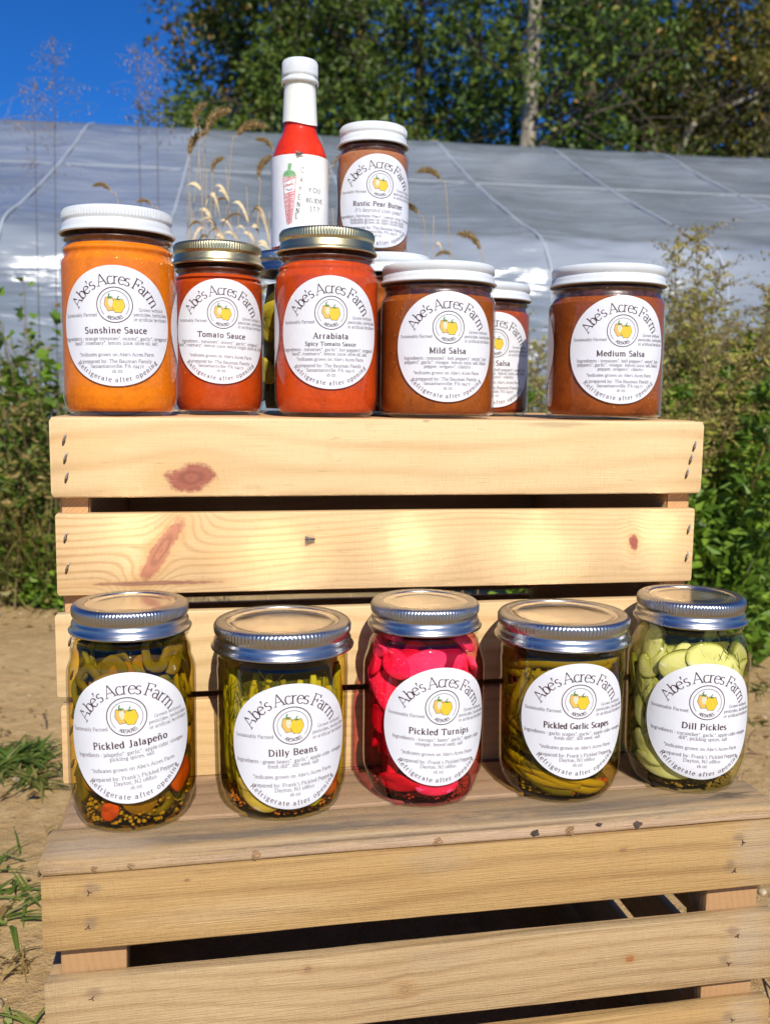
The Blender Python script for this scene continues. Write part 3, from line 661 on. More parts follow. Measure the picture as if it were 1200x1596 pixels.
    for i, w in enumerate(bw):
        if i == 0:
            m = wood('deck_front', (.48, .315, .150), (.27, .18, .09), 111., [(x, yy-.0205, rx, rw, an, kc) for x, yy, rx, rw, an, kc in kd[:0]], lines=75, contrast=.7, weather=.62, rough=.7, wdir=-1.0,
                     stains=((-.10, .0, .17, .008, (.15, .12, .09), .8), (.13, -.001, .13, .008, (.15, .12, .09), .65), (.0, .0125, .3, .003, (.60, .44, .25), .5), (-.02, .0172, .17, .0016, (.12, .075, .045), .7), (.05, .0225, .30, .004, (.60, .42, .28), .6), (.205, -.004, .02, .006, (.10, .075, .05), .8), (-.2, .0, .04, .02, (.50, .37, .24), .6)))
        else:
            m = wood('deck_back_%d' % i, (.41, .26, .145), (.27, .15, .08), 121.+i*2, (), lines=60, contrast=.8, weather=.25, rough=.7, stains=((0., -.024, .4, .005, (.55, .30, .14), .6),))
        b = put('deck_board', plank_mesh(L2-(.0 if i == 0 else .012), w-.0035, .0090, 121+i, .0024 if i == 0 else .0012, .0005 if i == 0 else .0004, 24), m, lc, (L2/2-(.0005 if i == 0 else .0), y+w/2-.0006, TOP-.0045), (math.pi/2, 0, 0))
        if i == 0:
            kb = MB(); V, F = lathe([(0.0001, .00005), (.45, .00012), (.8, .0001), (1, -.00005)], 14); 
            for q, (x, yy, rx, rw, an, kc) in enumerate(kd[0:]):
                me_k = mesh([(v[0]*rx*(1+.25*math.sin(3*math.atan2(v[1], v[0])+q)), v[1]*rw*1.3*(1+.2*math.sin(4*math.atan2(v[1], v[0])+q)), v[2]) for v in V], F)
                mk = NT('knot_%d' % q); cc = mk.coord(); r = mk.math('LENGTH', 0)if False else None
                nz = mk.noise(mk.mapv(cc, (900, 900, 900)), 1, 3); mk.pbr(mk.ramp(nz, [(.35, tuple(c*.35 for c in kc)), (.55, kc), (.7, tuple(min(1, c*1.5) for c in kc))]), .8, 0, mk.bump(nz, .8, .0004))
                put('knot', me_k, mk.m, b, (x, yy+.0045, (w-.0035)/2+.0003))
        y += w
    return cr, lc, DECK
CR_UP, CR_LO, DECK = crate_pieces()
# ------------------------------------------------------------------ jars
GLASS = shell_glass('jar_glass')
GLASS_UP = shell_glass('sauce_glass', tint=(.99, .99, .99), edge=(.93, .93, .92), wav=(30, .10, .0015))
def band_profile(R, kind, top):
    """closure: returns profile going from under the bottom bead up and over to the centre"""
    if kind == 'band':      # two-piece: knurled screw band with a separate flat lid
        return [(R-.0012, -.0170), (R, -.0168), (R+.0002, -.0158), (R-.0006, -.0148), (R-.0016, -.0138), (R-.0016, -.0118), (R-.0020, -.0108), (R-.0028, -.0098), (R-.0028, -.0085), (R-.0022, -.0074),
                (R-.0021, -.0066, .00030), (R-.0020, -.0030, .00040), (R-.0022, -.0022, .0002), (R-.0028, -.0010), (R-.0040, -.0002), (R-.0055, 0), (R-.0085, -.0001), (R-.0094, -.0006), (R-.0096, -.0014)]
    if kind == 'lug':       # one-piece lid with knurled upper edge
        return [(R-.0010, -.0160), (R+.0002, -.0158), (R+.0004, -.0148), (R-.0010, -.0136), (R-.0018, -.0120), (R-.0018, -.0098), (R-.0026, -.0088), (R-.0026, -.0078), (R-.0018, -.0068),
                (R-.0018, -.0060, .00020), (R-.0018, -.0026, .00032), (R-.0020, -.0016), (R-.0028, -.0004), (R-.0044, 0), (R-.0070, -.0003), (R-.0085, -.0014), (R-.0110, -.0017), (.0001, -.0018)]
    return [(R-.0006, -.0140), (R+.0004, -.0138), (R+.0006, -.0130), (R-.0004, -.0118), (R-.0010, -.0104), (R-.0010, -.0082), (R-.0018, -.0074), (R-.0018, -.0066), (R-.0008, -.0058),
            (R-.0007, -.0022), (R-.0014, -.0006), (R-.0030, 0), (R-.0060, -.0002), (R-.0075, -.0012), (R-.0095, -.0015), (.0001, -.0016)]

def lidmetal(name, col, rough, metal, aniso=0.0):
    t = NT(name); c = t.coord(); n = t.noise(t.mapv(c, (1, 1, 14)), 160, 3); n2 = t.noise(c, 45, 4)
    colr = t.mix(t.map(n2, .4, .65, 0, .22), col, tuple(x*.72 for x in col))
    t.pbr(colr, t.map(n2, .3, .7, rough-.04, rough+.09), metal, t.bump(n, .10, .0003), .5); return t.m
SILVER = lidmetal('silver_band', (.44, .44, .445), .27, 1.0)
SILVERD = lidmetal('silver_disc', (.72, .70, .67), .16, 1.0)
GOLD = lidmetal('gold_lid', (.60, .52, .29), .33, 1.0)
WHITE = lidmetal('white_lid', (.66, .69, .69), .30, 0.0)
DARKRUB = flat('lid_underside', (.25, .16, .08), .6)

def closure(root, kind, R, h, mat, disc=None, name='lid'):
    prof = [(p[0], p[1]+h)+tuple(p[2:]) for p in band_profile(R, kind, h)]
    V, F = lathe(prof, 416)
    lid = put(name, mesh(V, F), mat, root)
    # inner wall so the rim has thickness
    V, F = lathe([(R-.0045, h-.004), (R-.0040, h-.0150), (R-.0012, h-.0170 if kind == 'band' else h-(.016 if kind == 'lug' else .014))], 64); put('rim_lining', mesh(V, F), DARKRUB if kind != 'band' else mat, lid)
    if disc:
        r = R-.0090
        dp = [(r, h-.0014), (r-.0004, h-.0011), (r-.0012, h-.0009), (r-.0030, h-.0010), (r-.0040, h-.0016), (r-.0060, h-.0017), (r-.0072, h-.0012), (r*.5, h-.0010), (.0001, h-.0010)]
        V, F = lathe(dp, 96); put('flat_lid', mesh(V, F), disc, root)
    return lid

def prof_regular(R, h, rn=.0335, base=.012, sh=0.0):
    return crom2([(0, .0030), (R-.014, .0026), (R-.0100, .0004), (R-.0080, 0), (R-.0056, .0010), (R-.0022, .0048), (R-.0004, base), (R, base+.008), (R, h*.5), (R, h-.046+sh), (R-.0006, h-.040+sh*.85), (R-.0026, h-.0335+sh*.5),
                  (rn+.0024, h-.0275+sh*.15), (rn+.0002, h-.0235), (rn+.0002, h-.0215), (rn+.0018, h-.0200), (rn+.0018, h-.0188), (rn, h-.0172), (rn-.0004, h-.012), (rn-.0004, h-.003)], 4)
def prof_straight(R, h, rn, base=.007):
    return crom2([(0, .0030), (R-.012, .0026), (R-.0080, .0004), (R-.0064, 0), (R-.0040, .0009), (R-.0012, .0036), (R, base), (R, h*.45), (R, h-.030), (R-.0004, h-.0262), (R-.0018, h-.0235),
                  (rn+.0004, h-.0210), (rn, h-.0190), (rn+.0012, h-.0172), (rn+.0010, h-.0158), (rn-.0008, h-.014), (rn-.0008, h-.003)], 4)
def prof_wide(R, h, rn):
    return crom2([(0, .0030), (R-.018, .0026), (R-.0140, .0004), (R-.0122, 0), (R-.0090, .0012), (R-.0046, .0058), (R-.0020, .0125), (R-.0010, .022), (R-.0002, h*.5), (R, h-.040), (R+.0002, h-.032), (R-.0002, h-.028),
                  (rn+.0010, h-.0240), (rn+.0002, h-.0215), (rn+.0014, h-.0196), (rn+.0012, h-.0184), (rn-.0006, h-.0165), (rn-.0006, h-.003)], 4)
def rfun(prof):
    zs = np.array([p[1] for p in prof]); rs = np.array([p[0] for p in prof]); i0 = int(np.argmin(zs[5:]))+5
    zs, rs = zs[i0:], rs[i0:]; o = np.argsort(zs); zs, rs = zs[o], rs[o]
    return lambda z: float(np.interp(z, zs, rs))

def face_cam(x, y): return math.atan2(-x, y)*-1.0   # turns local -Y to the camera at the origin
def jar_root(x, y, z, label, group, name='glass_jar', cat='jar'):
    a = math.atan2(x, y)        # direction from camera
    return empty(name, (x, y, z), -a, label, cat, group)

GU = 'jars of sauce standing on the pale crate'; GLO = 'jars of pickles standing on the weathered crate'
def sauce_jar(x, y, R, h, kind, rlid, prof, smat, lidmat, label, zc=None, name_txt='', ingr=(), az=0, rot=0, sub=None, script=None, z=GZ, side=None, D=77, fill=None, oz='16 oz', disc=None, neck=.0335, shade=(.10, .035, .012), nolabel=False):
    root = jar_root(x, y, z, label, GU)
    V, F = lathe(prof, 96); put('glass', mesh(V, F), GLASS_UP, root)
    top = fill or h-.0235
    sp = [(max(0, r-.0011), zz+(.0030 if zz < .004 else 0.0006)) for r, zz in prof if zz < top]
    rt = sp[-1][0]; Rfz = rfun(prof)
    i0 = next(i for i, p in enumerate(prof) if p[1] <= .0031 and p[0] > R*.4)
    sp = [(0, .0036), (R-.0080, .0034), (R-.0046, .0036), (Rfz(.0062)-.0012, .0062)]+[(r-.0012, zz) for r, zz in prof[i0:] if .0085 < zz < top]
    sp += [(sp[-1][0]-.0008, top+.0004), (sp[-1][0]*.6, top+.0007), (0, top+.0005)]
    V, F = lathe(sp, 80); put('sauce', mesh(V, F), smat, root)
    # brown lining inside the neck and headspace, darkened to paint the lid's shade
    V, F = lathe([(rr-.0016, zz) for rr, zz in prof if top-.001 < zz], 64); put('neck_shade', mesh(V, F), flat('neck_shade', (.075, .026, .012), .35, 0, (90, .4, .001), var=.5), root)
    closure(root, kind, rlid, h, lidmat, disc)
    Rf = rfun(prof)
    if not nolabel: round_label(root, Rf, zc, name_txt, ingr, True, R_(az), R_(rot), D, sub, script, oz)
    if side is not None:
        off = .00022; g = wrap(Rf, zc+.002, off, 0, R_(side[0])); W = side[1]; H_ = side[2]
        V = [g((0, 0))]; F = []; ns = 40; nr = 5
        for i in range(1, nr+1):
            for k in range(ns):
                a = 2*math.pi*k/ns; V.append(g((W/2*i/nr*math.cos(a), H_/2*i/nr*math.sin(a))))
        for k in range(ns):
            F.append((0, 1+k, 1+(k+1) % ns))
            for i in range(nr-1): F.append((1+i*ns+k, 1+(i+1)*ns+k, 1+(i+1)*ns+(k+1) % ns, 1+i*ns+(k+1) % ns))
        prop(put('label', mesh(V, F), PAPER, root), 'second round label wrapped round the side of the jar')
    return root

SAUCE = dict(
 sun=sauce_mat('orange_tomato_sauce', (.76, .200, .003), (.60, .135, .002), (.86, .42, .03), .2, 1.),
 tom=sauce_mat('red_orange_sauce', (.48, .062, .005), (.36, .040, .003), (.70, .25, .05), .5, 2.),
 arr=sauce_mat('bright_red_sauce', (.56, .064, .005), (.44, .043, .004), (.78, .25, .05), .2, 3.),
 mild=sauce_mat('brown_orange_salsa', (.34, .088, .010), (.22, .048, .006), (.60, .24, .05), .7, 4.),
 med=sauce_mat('brown_red_salsa', (.31, .072, .009), (.20, .040, .005), (.64, .25, .05), .7, 5.),
 sal=sauce_mat('dark_salsa', (.36, .062, .011), (.25, .040, .008), (.5, .2, .05), .5, 6.),
 pear=sauce_mat('pear_butter', (.44, .170, .065), (.34, .120, .042), (.5, .25, .12), .2, 7.),
 cay=sauce_mat('cayenne_sauce', (.70, .030, .003), (.58, .020, .003), (.9, .3, .1), .3, 8.))

def reg(R, h, rn=None, sh=.0): return prof_regular(R, h, rn or min(.0335, R-.004), sh=sh)
SALSA_IN = ('Ingredients : tomatoes*, bell peppers*, onion*, hot', 'peppers*, garlic*, vinegar, lemon juice, salt, black', 'pepper, oregano*, cilantro')
sauce_jar(-.1830, .6560, .0383, .1359, 'lug', .0378, reg(.0383, .1359, .0345, .008), SAUCE['sun'], WHITE, 'tall jar of bright orange Sunshine Sauce with white lid, leftmost on the pale crate', .0585, 'Sunshine Sauce',
          ('Ingredients : orange tomatoes*, onions*, garlic*, oregano*,', 'basil*, rosemary*, lemon juice, olive oil, salt.'), az=-4, rot=1.0, side=(112, 70, 62))
sauce_jar(-.1259, .7151, .0335, .1244, 'lug', .0338, reg(.0335, .1244, .0302, .014), SAUCE['tom'], GOLD, 'small jar of red orange Tomato Sauce with gold lid between the Sunshine and Arrabiata jars', .0600, 'Tomato Sauce',
          ('Ingredients : tomatoes*, onions*, garlic*, oregano*,', 'basil*, rosemary*, lemon juice, extra virgin olive oil, salt'), az=4.6, rot=-2.2, D=74)
sauce_jar(-.0438, .6955, .0375, .1313, 'lug', .0358, reg(.0375, .1313, .0325, .009), SAUCE['arr'], GOLD, 'jar of bright red Arrabiata sauce with gold lid in front of the hot sauce bottle', .0585, 'Arrabiata',
          ('Ingredients : tomatoes*, garlic*, hot peppers*, oregano*,', 'basil*, rosemary*, lemon juice, olive oil, salt.'), az=4.6, sub='Spicy Tomato Sauce', side=(-116, 70, 66))
sauce_jar(.0376, .7137, .0427, .1106, 'plain', .0424, prof_straight(.0427, .1106, .0400), SAUCE['mild'], WHITE, 'squat jar of Mild Salsa with flat white lid at the middle of the pale crate', .0505, 'Mild Salsa', SALSA_IN, az=10.5)
sauce_jar(.1660, .7270, .0430, .1121, 'plain', .0428, prof_straight(.0430, .1121, .0402), SAUCE['med'], WHITE, 'squat straight jar of Medium Salsa with flat white lid, rightmost on the pale crate', .0505, 'Medium Salsa', SALSA_IN, az=16, side=(-107, 70, 66))
sauce_jar(.0804, .8174, .0410, .1092, 'plain', .0410, prof_straight(.0410, .1092, .0385), SAUCE['sal'], WHITE, 'dark salsa jar with white lid half hidden behind the Mild Salsa jar', .0460, 'Mild Salsa', SALSA_IN, az=17)
# jar under the pear butter
HB = .1290
sauce_jar(-.0005, .7960, .0375, HB, 'lug', .0368, reg(.0375, HB), SAUCE['mild'], WHITE, 'brown sauce jar with white knurled lid that carries the Rustic Pear Butter jar', nolabel=True)
sauce_jar(-.0130, .7930, .0290, .1040, 'lug', .0288, crom2([(0, .0030), (.018, .0026), (.0226, .0002), (.0262, .0012), (.0284, .0045), (.0290, .010), (.0290, .05), (.0290, .0765), (.0286, .0795), (.0272, .0822), (.0264, .0838), (.0262, .0850), (.0272, .0862), (.0258, .0880), (.0258, .101)], 4), SAUCE['pear'], WHITE, 'small brown jar of Rustic Pear Butter with white lid standing on another jar', .0402, 'Rustic Pear Butter',
          ('Ingredients: Heirloom Pears*, Lemon Juice, Cinnamon', '*indicates grown on Abe\'s Acres Farm'), az=11, rot=-2, script="It's beyond com-pear!", z=GZ+HB, oz='8 oz', D=74, side=(-122, 50, 70)).scale = (1, 1, .965)

# hot sauce bottle
def bottle(x, y, z):
    root = jar_root(x, y, z, 'slim bottle of red cayenne hot sauce with white neck band and hand drawn pepper label', None, 'sauce_bottle', 'bottle')
    h = .1560; R = .0226
    prof = crom2([(0, .003), (R-.007, .0024), (R-.004, .0002), (R-.0016, .0012), (R, .0045), (R, .04), (R, .0745), (R-.0006, .080), (R-.0034, .0885), (.0150, .0970), (.0134, .1040), (.0128, .112), (.0118, .138), (.0118, .150)], 5)
    V, F = lathe(prof, 80); put('glass', mesh(V, F), GLASS_UP, root)
    V, F = lathe([(max(0, r-.0010), zz+(.001 if zz < .003 else 0)) for r, zz in prof], 72); put('sauce', mesh(V, F), SAUCE['cay'], root)
    sh = [(.01395, .1045), (.01375, .1090), (.01335, .1180), (.01275, .1300), (.01240, .1372), (.0127, .1378)]
    t = NT('shrink_band'); c = t.coord(); n = t.noise(t.mapv(c, (1, 1, .25)), 260, 3)
    t.pbr((.80, .80, .72), .28, 0, t.bump(n, .35, .0007), .5)
    V, F = lathe([(r+.0006*0, zz) for r, zz in sh], 64)
    V = [(v[0], v[1], v[2]+(.0016*math.sin(2*math.atan2(v[1], v[0])+.6) if v[2] < .106 else 0)) for v in V]
    put('shrink_band', mesh(V, F), t.m, root)
    cp = [(.0135, .1372), (.0147, .1376), (.0150, .1392), (.0146, .1408), (.0132, .1420), (.0136, .1430), (.0142, .1436, .00008), (.0141, .1452, .00008), (.0142, .1470, .00012), (.0141, .1540, .00012), (.0136, .1555), (.0128, .1562), (.0110, .1560), (0, .1560)]
    V, F = lathe(cp, 240); put('cap', mesh(V, F), WHITE, root)
    # label wrapped almost all the way round
    Rl = R+.0003; Z0, Z1 = .0040, .0768; V = []; F = []; ns = 60; nz = 6
    for j in range(nz+1):
        for i in range(ns+1):
            a = R_(-172+344*i/ns); V.append((Rl*math.sin(a), -Rl*math.cos(a), Z0+(Z1-Z0)*j/nz))
    for j in range(nz):
        for i in range(ns): F.append((j*(ns+1)+i, j*(ns+1)+i+1, (j+1)*(ns+1)+i+1, (j+1)*(ns+1)+i))
    lab = put('label', mesh(V, F), PAPER, root)
    def emit(nm, pr, mat, lay=.00016):
        V = []
        for px, py, k in pr.v:       # px,py in mm; origin at the label's top middle
            a = px/1000/Rl; r = Rl+lay+k*8e-6; V.append((r*math.sin(a), -r*math.cos(a), Z1+py/1000))
        put(nm, mesh(V, pr.f, False), mat, lab)
    rnd = random.Random(5)
    red = flat('red_pencil', (.62, .06, .06), .6); grn = flat('green_pencil', (.10, .30, .10), .6); ink = flat('dark_pen', (.03, .03, .035), .6); fil = flat('green_pencil_fill', (.22, .42, .22), .6)
    CX = -8.5
    def wdt(t_): return 5.4-3.6*t_**1.5
    p = Print()
    for s_ in (-1, 1): p.ribbon([(CX+s_*wdt(i/12)*1.0+rnd.uniform(-.1, .1), -17-38*i/12) for i in range(13)], [.5]*13)
    p.ribbon([(CX-5.4, -17), (CX, -18), (CX+5.4, -17)], [.5]*3)
    y0 = -18.5
    for i in range(46):
        y = y0-i*.82
        tt = max(0, min(1, (-17-y)/38)); w = wdt(tt)-.3
        if -30.5 < y < -21.0: 
            if rnd.random() < .7: continue
        p.ribbon([(CX-w, y-rnd.uniform(.6, 1.4)), (CX, y+.2), (CX+w, y+rnd.uniform(.8, 1.8))], [.22, .42, .25])
    emit('drawing', p, red)
    p = Print(); p.poly([(CX-5.6, -16.4), (CX-4.2, -13.8), (CX-1.2, -12.4), (CX+1.2, -12.4), (CX+4.2, -13.8), (CX+5.8, -16.4), (CX+3.5, -18.6), (CX+1.6, -17.4), (CX, -19.2), (CX-1.8, -17.2), (CX-3.6, -18.6)], 1)
    p.poly([(CX-1.3, -12.2), (CX-1.0, -7.6), (CX+2.0, -7.2), (CX+2.2, -8.8), (CX+1.2, -12.2)], 2); emit('drawing', p, fil)
    p = Print()
    for i in range(9): p.ribbon([(CX-4.6+i*1.05, -17.2+abs(i-4)*.2), (CX-2.8+i*.85, -13.4-abs(i-4)*.2)], [.35, .3])
    for i in range(4): p.ribbon([(CX-1.1, -11.6+i*1.1), (CX+1.6, -10.8+i*1.1)], [.3, .3])
    emit('drawing', p, grn, .0002)
    p = Print()
    for ex in (-2.4, 2.0): p.ribbon([(CX+ex-1.0, -24.2), (CX+ex, -23.5), (CX+ex+1.0, -24.4)], [.3]*3)
    for ex in (-2.4, 2.2): p.ribbon([(CX+ex-.8, -22.2), (CX+ex+.4, -21.7)], [.25]*2)
    p.ribbon([(CX-3.0, -27.4), (CX-1.0, -28.6), (CX+1.4, -28.6), (CX+3.0, -26.9)], [.3, .55, .55, .3])
    for i, ch in enumerate('CAYENNE'): p.char(ch, 6.2, (lambda i: (lambda a, b: (.6-i*.75+a*.72, -15.0-i*(8.2-i*.35)+b)))(i), 8.5, 8.5, True)
    p.line('YOU', 12.4, -30.0, 5.4, 10, 10, mono=True, sp=6, slant=6); p.line('BELIEVE', 12.4, -38.0, 4.9, 10, 10, mono=True, fit=15.5); p.line('IT?', 12.6, -45.0, 5.4, 10, 10, mono=True, sp=8)
    emit('lettering', p, ink)
    return root
bottle(-.0715, .7850, GZ+.1290).scale = (1, 1, .952)

# ------------------------------------------------------------------ things packed in the pickle jars
def piece_place(Vloc, Rf, th, z, phi=0.0, ka=0.0, kb=0.0, depth=0.0, bend=1.0):
    """Vloc (a across, b up, c inwards) laid against the inside of the glass"""
    cp, sp = math.cos(phi), math.sin(phi); out = []
    cmin = min(ka*(a*cp-b*sp)+kb*(a*sp+b*cp)+c for a, b, c in Vloc)
    for a, b, c in Vloc:
        x = a*cp-b*sp; y = a*sp+b*cp; zz = max(.0042, z+y)
        rr = Rf(zz)-.0017-depth-(c+ka*x+kb*y-cmin)
        ang = th+x/max(.012, Rf(z)-.004)
        out.append((rr*math.sin(ang), -rr*math.cos(ang), zz))
    return out

def disc_verts(rx, ry, th, n=22, irr=.05, seed=0, dome=.0006, hole=0.0, squash=0.0):
    """closed rounded disc or ring; returns verts, faces, rad attribute"""
    rnd = random.Random(seed); ph = [rnd.uniform(0, 6.28) for _ in range(3)]
    def f(a): return 1+irr*(math.sin(2*a+ph[0])+.6*math.sin(3*a+ph[1])+.4*math.sin(5*a+ph[2]))
    rings = []
    if hole:
        rings = [(hole, .2), (hole+.06, .0), (.80, -.02), (.94, .06), (1.0, .35), (1.0, .65), (.94, .95), (.8, 1), (hole+.05, 1), (hole, .8)]
    else:
        rings = [(.001, .03), (.30, .03), (.45, .0), (.70, .0), (.90, .0), (.965, .06), (.99, .22), (1.0, .65), (.95, .93), (.001, 1)]
    V = []; F = []; A = []
    for (q, c) in rings:
        for k in range(n):
            a = 2*math.pi*k/n; rr = q*f(a)
            V.append((rx*rr*math.cos(a), ry*rr*math.sin(a)*(1-squash*(math.sin(a) > 0)), c*th+(dome*math.sin(3*a+ph[0])*q))); A.append(q)
    m = len(rings)
    for i in range(m-1):
        for k in range(n): F.append((i*n+k, (i+1)*n+k, (i+1)*n+(k+1) % n, i*n+(k+1) % n))
    if hole:
        for k in range(n): F.append(((m-1)*n+k, k, (k+1) % n, (m-1)*n+(k+1) % n))
    return V, F, A

def piece_mesh(V, F, A=None):
    me = mesh(V, F, True)
    if A is not None:
        at_ = me.attributes.new('rad', 'FLOAT', 'POINT'); at_.data.foreach_set('value', A)
    return me

def veg(name, c1, c2, rough=.35, edge=None, spots=None, sss=.0):
    t = NT(name); c = t.coord(); n = t.noise(c, 70, 4); n2 = t.noise(c, 420, 3)
    oi = t.node('ShaderNodeObjectInfo').outputs['Random']
    col = t.mix(t.map(t.math('ADD', t.math('MULTIPLY', n, .6), t.math('MULTIPLY', oi, .5)), .35, .8), c1, c2)
    if edge:
        r = t.attr('rad')
        for lo, hi, ec in edge: col = t.mix(t.map(r, lo, hi), col, ec)
    if spots: col = t.mix(t.map(n2, .60, .70, 0, .8), col, spots)
    t.pbr(col, .6, 0, t.bump(n2, .5, .0008), .06, sss=sss, sss_r=(1, .6, .3)); return t.m

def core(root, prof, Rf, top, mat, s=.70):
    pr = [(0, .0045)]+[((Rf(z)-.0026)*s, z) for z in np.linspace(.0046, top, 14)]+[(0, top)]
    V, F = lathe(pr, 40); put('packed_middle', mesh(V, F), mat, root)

def seeds(root, Rf, n, zmax, r0, mat, seed, name='spice_seeds', deep=.012, rs=(.7, 1.3), th0=(-2.2, 2.2), zmin=.0050):
    rnd = random.Random(seed); mb = MB()
    ico = [(0, 0, 1), (.89, 0, .45), (.28, .85, .45), (-.72, .53, .45), (-.72, -.53, .45), (.28, -.85, .45), (.72, .53, -.45), (-.28, .85, -.45), (-.89, 0, -.45), (-.28, -.85, -.45), (.72, -.53, -.45), (0, 0, -1)]
    fc = [(0, 1, 2), (0, 2, 3), (0, 3, 4), (0, 4, 5), (0, 5, 1), (1, 6, 2), (2, 7, 3), (3, 8, 4), (4, 9, 5), (5, 10, 1), (2, 6, 7), (3, 7, 8), (4, 8, 9), (5, 9, 10), (1, 10, 6), (6, 11, 7), (7, 11, 8), (8, 11, 9), (9, 11, 10), (10, 11, 6)]
    for i in range(n):
        th = rnd.uniform(*th0); z = zmin+(zmax-zmin)*rnd.random()**1.6; r = Rf(z)-.0030-r0-deep*rnd.random(); s = r0*rnd.uniform(*rs); fl = rnd.uniform(.6, 1)
        mb.add([(r*math.sin(th)+v[0]*s, -r*math.cos(th)+v[1]*s, z+v[2]*s*fl) for v in ico], fc)
    return prop(put(name, mb.mesh(), mat, root), kind='stuff')

def pickle_jar(x, y, R, h, wide, rlid, label, zc, name_txt, ingr, az, rot, brine, edge, D=76.5, rn=None):
    root = jar_root(x, y, DECK, label, GLO)
    prof = prof_wide(R, h, rn or .0405) if wide else prof_regular(R, h, rn or .0338, .016)
    if not wide:
        prof = [(r-(.0035*max(0, 1-z/.022) if z < .022 else 0), z) for r, z in prof]; prof[0] = (0, prof[0][1])
        prof = [(max(0, r), z) for r, z in prof]
    V, F = lathe(prof, 112); put('glass', mesh(V, F), GLASS, root)
    Rf = rfun(prof); top = h-.0225
    lv = [(0, .0042)]+[(Rf(z)-.0011, z) for z in np.linspace(.0044, .02, 8)]+[(Rf(z)-.0011, z) for z in np.linspace(.024, top, 16)]+[(0, top)]
    V, F = lathe(lv, 64); put('brine', mesh(V, F), brine_mat('brine_'+name_txt.replace(' ', '_').lower(), brine, edge), root)
    closure(root, 'band', rlid, h, SILVER, SILVERD, 'screw_band')
    round_label(root, Rf, zc, name_txt, ingr, False, R_(az), R_(rot), D)
    return root, Rf, prof

rnd = random.Random(77)
# pickled jalapeno
root, Rf, prof = pickle_jar(-.1560, .5690, .0390, .1362, False, .0368, 'jar of Pickled Jalapeño slices with silver band, leftmost of the pickle jars', .0620, 'Pickled Jalapeño',
    ('Ingredients : jalapeño*, garlic*, apple cider vinegar,', 'pickling spices, salt'), -3, 6.0, (.94, .82, .36), (.36, .24, .03), D=79)
jm = [veg('jalapeno_olive', (.17, .135, .012), (.28, .20, .018)), veg('jalapeno_green', (.14, .15, .014), (.22, .20, .02)), veg('jalapeno_amber', (.36, .19, .014), (.26, .14, .01)), veg('jalapeno_red', (.62, .07, .012), (.50, .09, .012))]
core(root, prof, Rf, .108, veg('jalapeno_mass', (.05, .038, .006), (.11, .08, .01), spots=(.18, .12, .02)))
for lay, n, dd in ((0, 52, .0), (1, 50, .0050)):
    for i in range(n):
        th = R_(-125+250*((i*7) % n)/n+rnd.uniform(-8, 8)); z = .016+(.099)*((i*.618) % 1.0)
        big = rnd.random() < .75
        rx = rnd.uniform(.0095, .0135); V, F, A = disc_verts(rx, rx*rnd.uniform(.8, 1), .0036, 20, .06, rnd.random(), hole=(.52 if rnd.random() < .6 else 0) if big else 0)
        V = piece_place(V, Rf, th, min(z, .109), rnd.uniform(0, 3), rnd.uniform(-.35, .35), rnd.uniform(-.35, .35), dd+rnd.uniform(0, .003))
        put('jalapeno_slice', piece_mesh(V, F, A), jm[rnd.choice((0, 0, 1, 2))], root)
for th, z, rx in ((R_(52), .032, .0110), (R_(-25), .015, .0065)):
    V, F, A = disc_verts(rx, rx*.85, .0045, 22, .05, 3); V = piece_place(V, Rf, th, z, .9, .05, .05, -.0004); put('jalapeno_slice', piece_mesh(V, F, A), jm[3], root)
seeds(root, Rf, 420, .020, .0013, veg('mustard_seed', (.48, .30, .03), (.34, .20, .02)), 3)

# dilly beans
root, Rf, prof = pickle_jar(-.0644, .5890, .0416, .1213, True, .0452, 'wide mouth jar of Dilly Beans with silver band, second pickle jar from the left', .0510, 'Dilly Beans',
    ('Ingredients : green beans*, garlic*, apple cider vinegar,', 'fresh dill*, dill seed, salt'), 9, 2.0, (.95, .88, .45), (.42, .34, .05), D=80)
bm = [veg('bean_yellow_green', (.33, .27, .018), (.44, .34, .03)), veg('bean_olive', (.21, .18, .014), (.29, .24, .02)), veg('bean_pale', (.52, .46, .07), (.40, .36, .04))]
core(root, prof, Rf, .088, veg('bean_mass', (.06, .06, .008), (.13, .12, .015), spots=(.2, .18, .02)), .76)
for lay, n, dd in ((0, 30, 0), (1, 26, .007)):
    for i in range(n):
        th = R_(-130+260*(i+.5)/n+rnd.uniform(-4, 4)); z1 = rnd.uniform(.074, .094); z0 = rnd.uniform(.012, .024); ln = rnd.uniform(-.25, .25); rb = rnd.uniform(.0032, .0043)
        P = []
        for k in range(9):
            s_ = k/8; z = z0+(z1-z0)*s_; a = th+ln*(s_-.5)+.05*math.sin(3*s_+i); r = Rf(z)-.0028-rb-dd-.001*math.sin(5*s_+i*2)**2
            P.append((r*math.sin(a), -r*math.cos(a), z))
        V, F = tube(P, [rb*.45, rb*.85, rb, rb*1.04, rb*.96, rb*1.03, rb, rb*.9, rb*.5], 8)
        put('green_bean', mesh(V, F), bm[rnd.choice((0, 0, 1, 2) if lay == 0 else (1, 1, 0))], root)
clove = veg('garlic_clove', (.66, .52, .26), (.56, .42, .18))
V, F, A = disc_verts(.0135, .0085, .010, 24, .05, 9, squash=.25); V = piece_place(V, Rf, R_(-24), .0165, -.35, 0, .1, -.0009); put('garlic_clove', piece_mesh(V, F, A), clove, root)
V, F, A = disc_verts(.0085, .0055, .006, 20, .05, 9, squash=.25); V = piece_place(V, Rf, R_(-34), .026, .2, 0, .1, -.0006); put('garlic_clove', piece_mesh(V, F, A), clove, root)
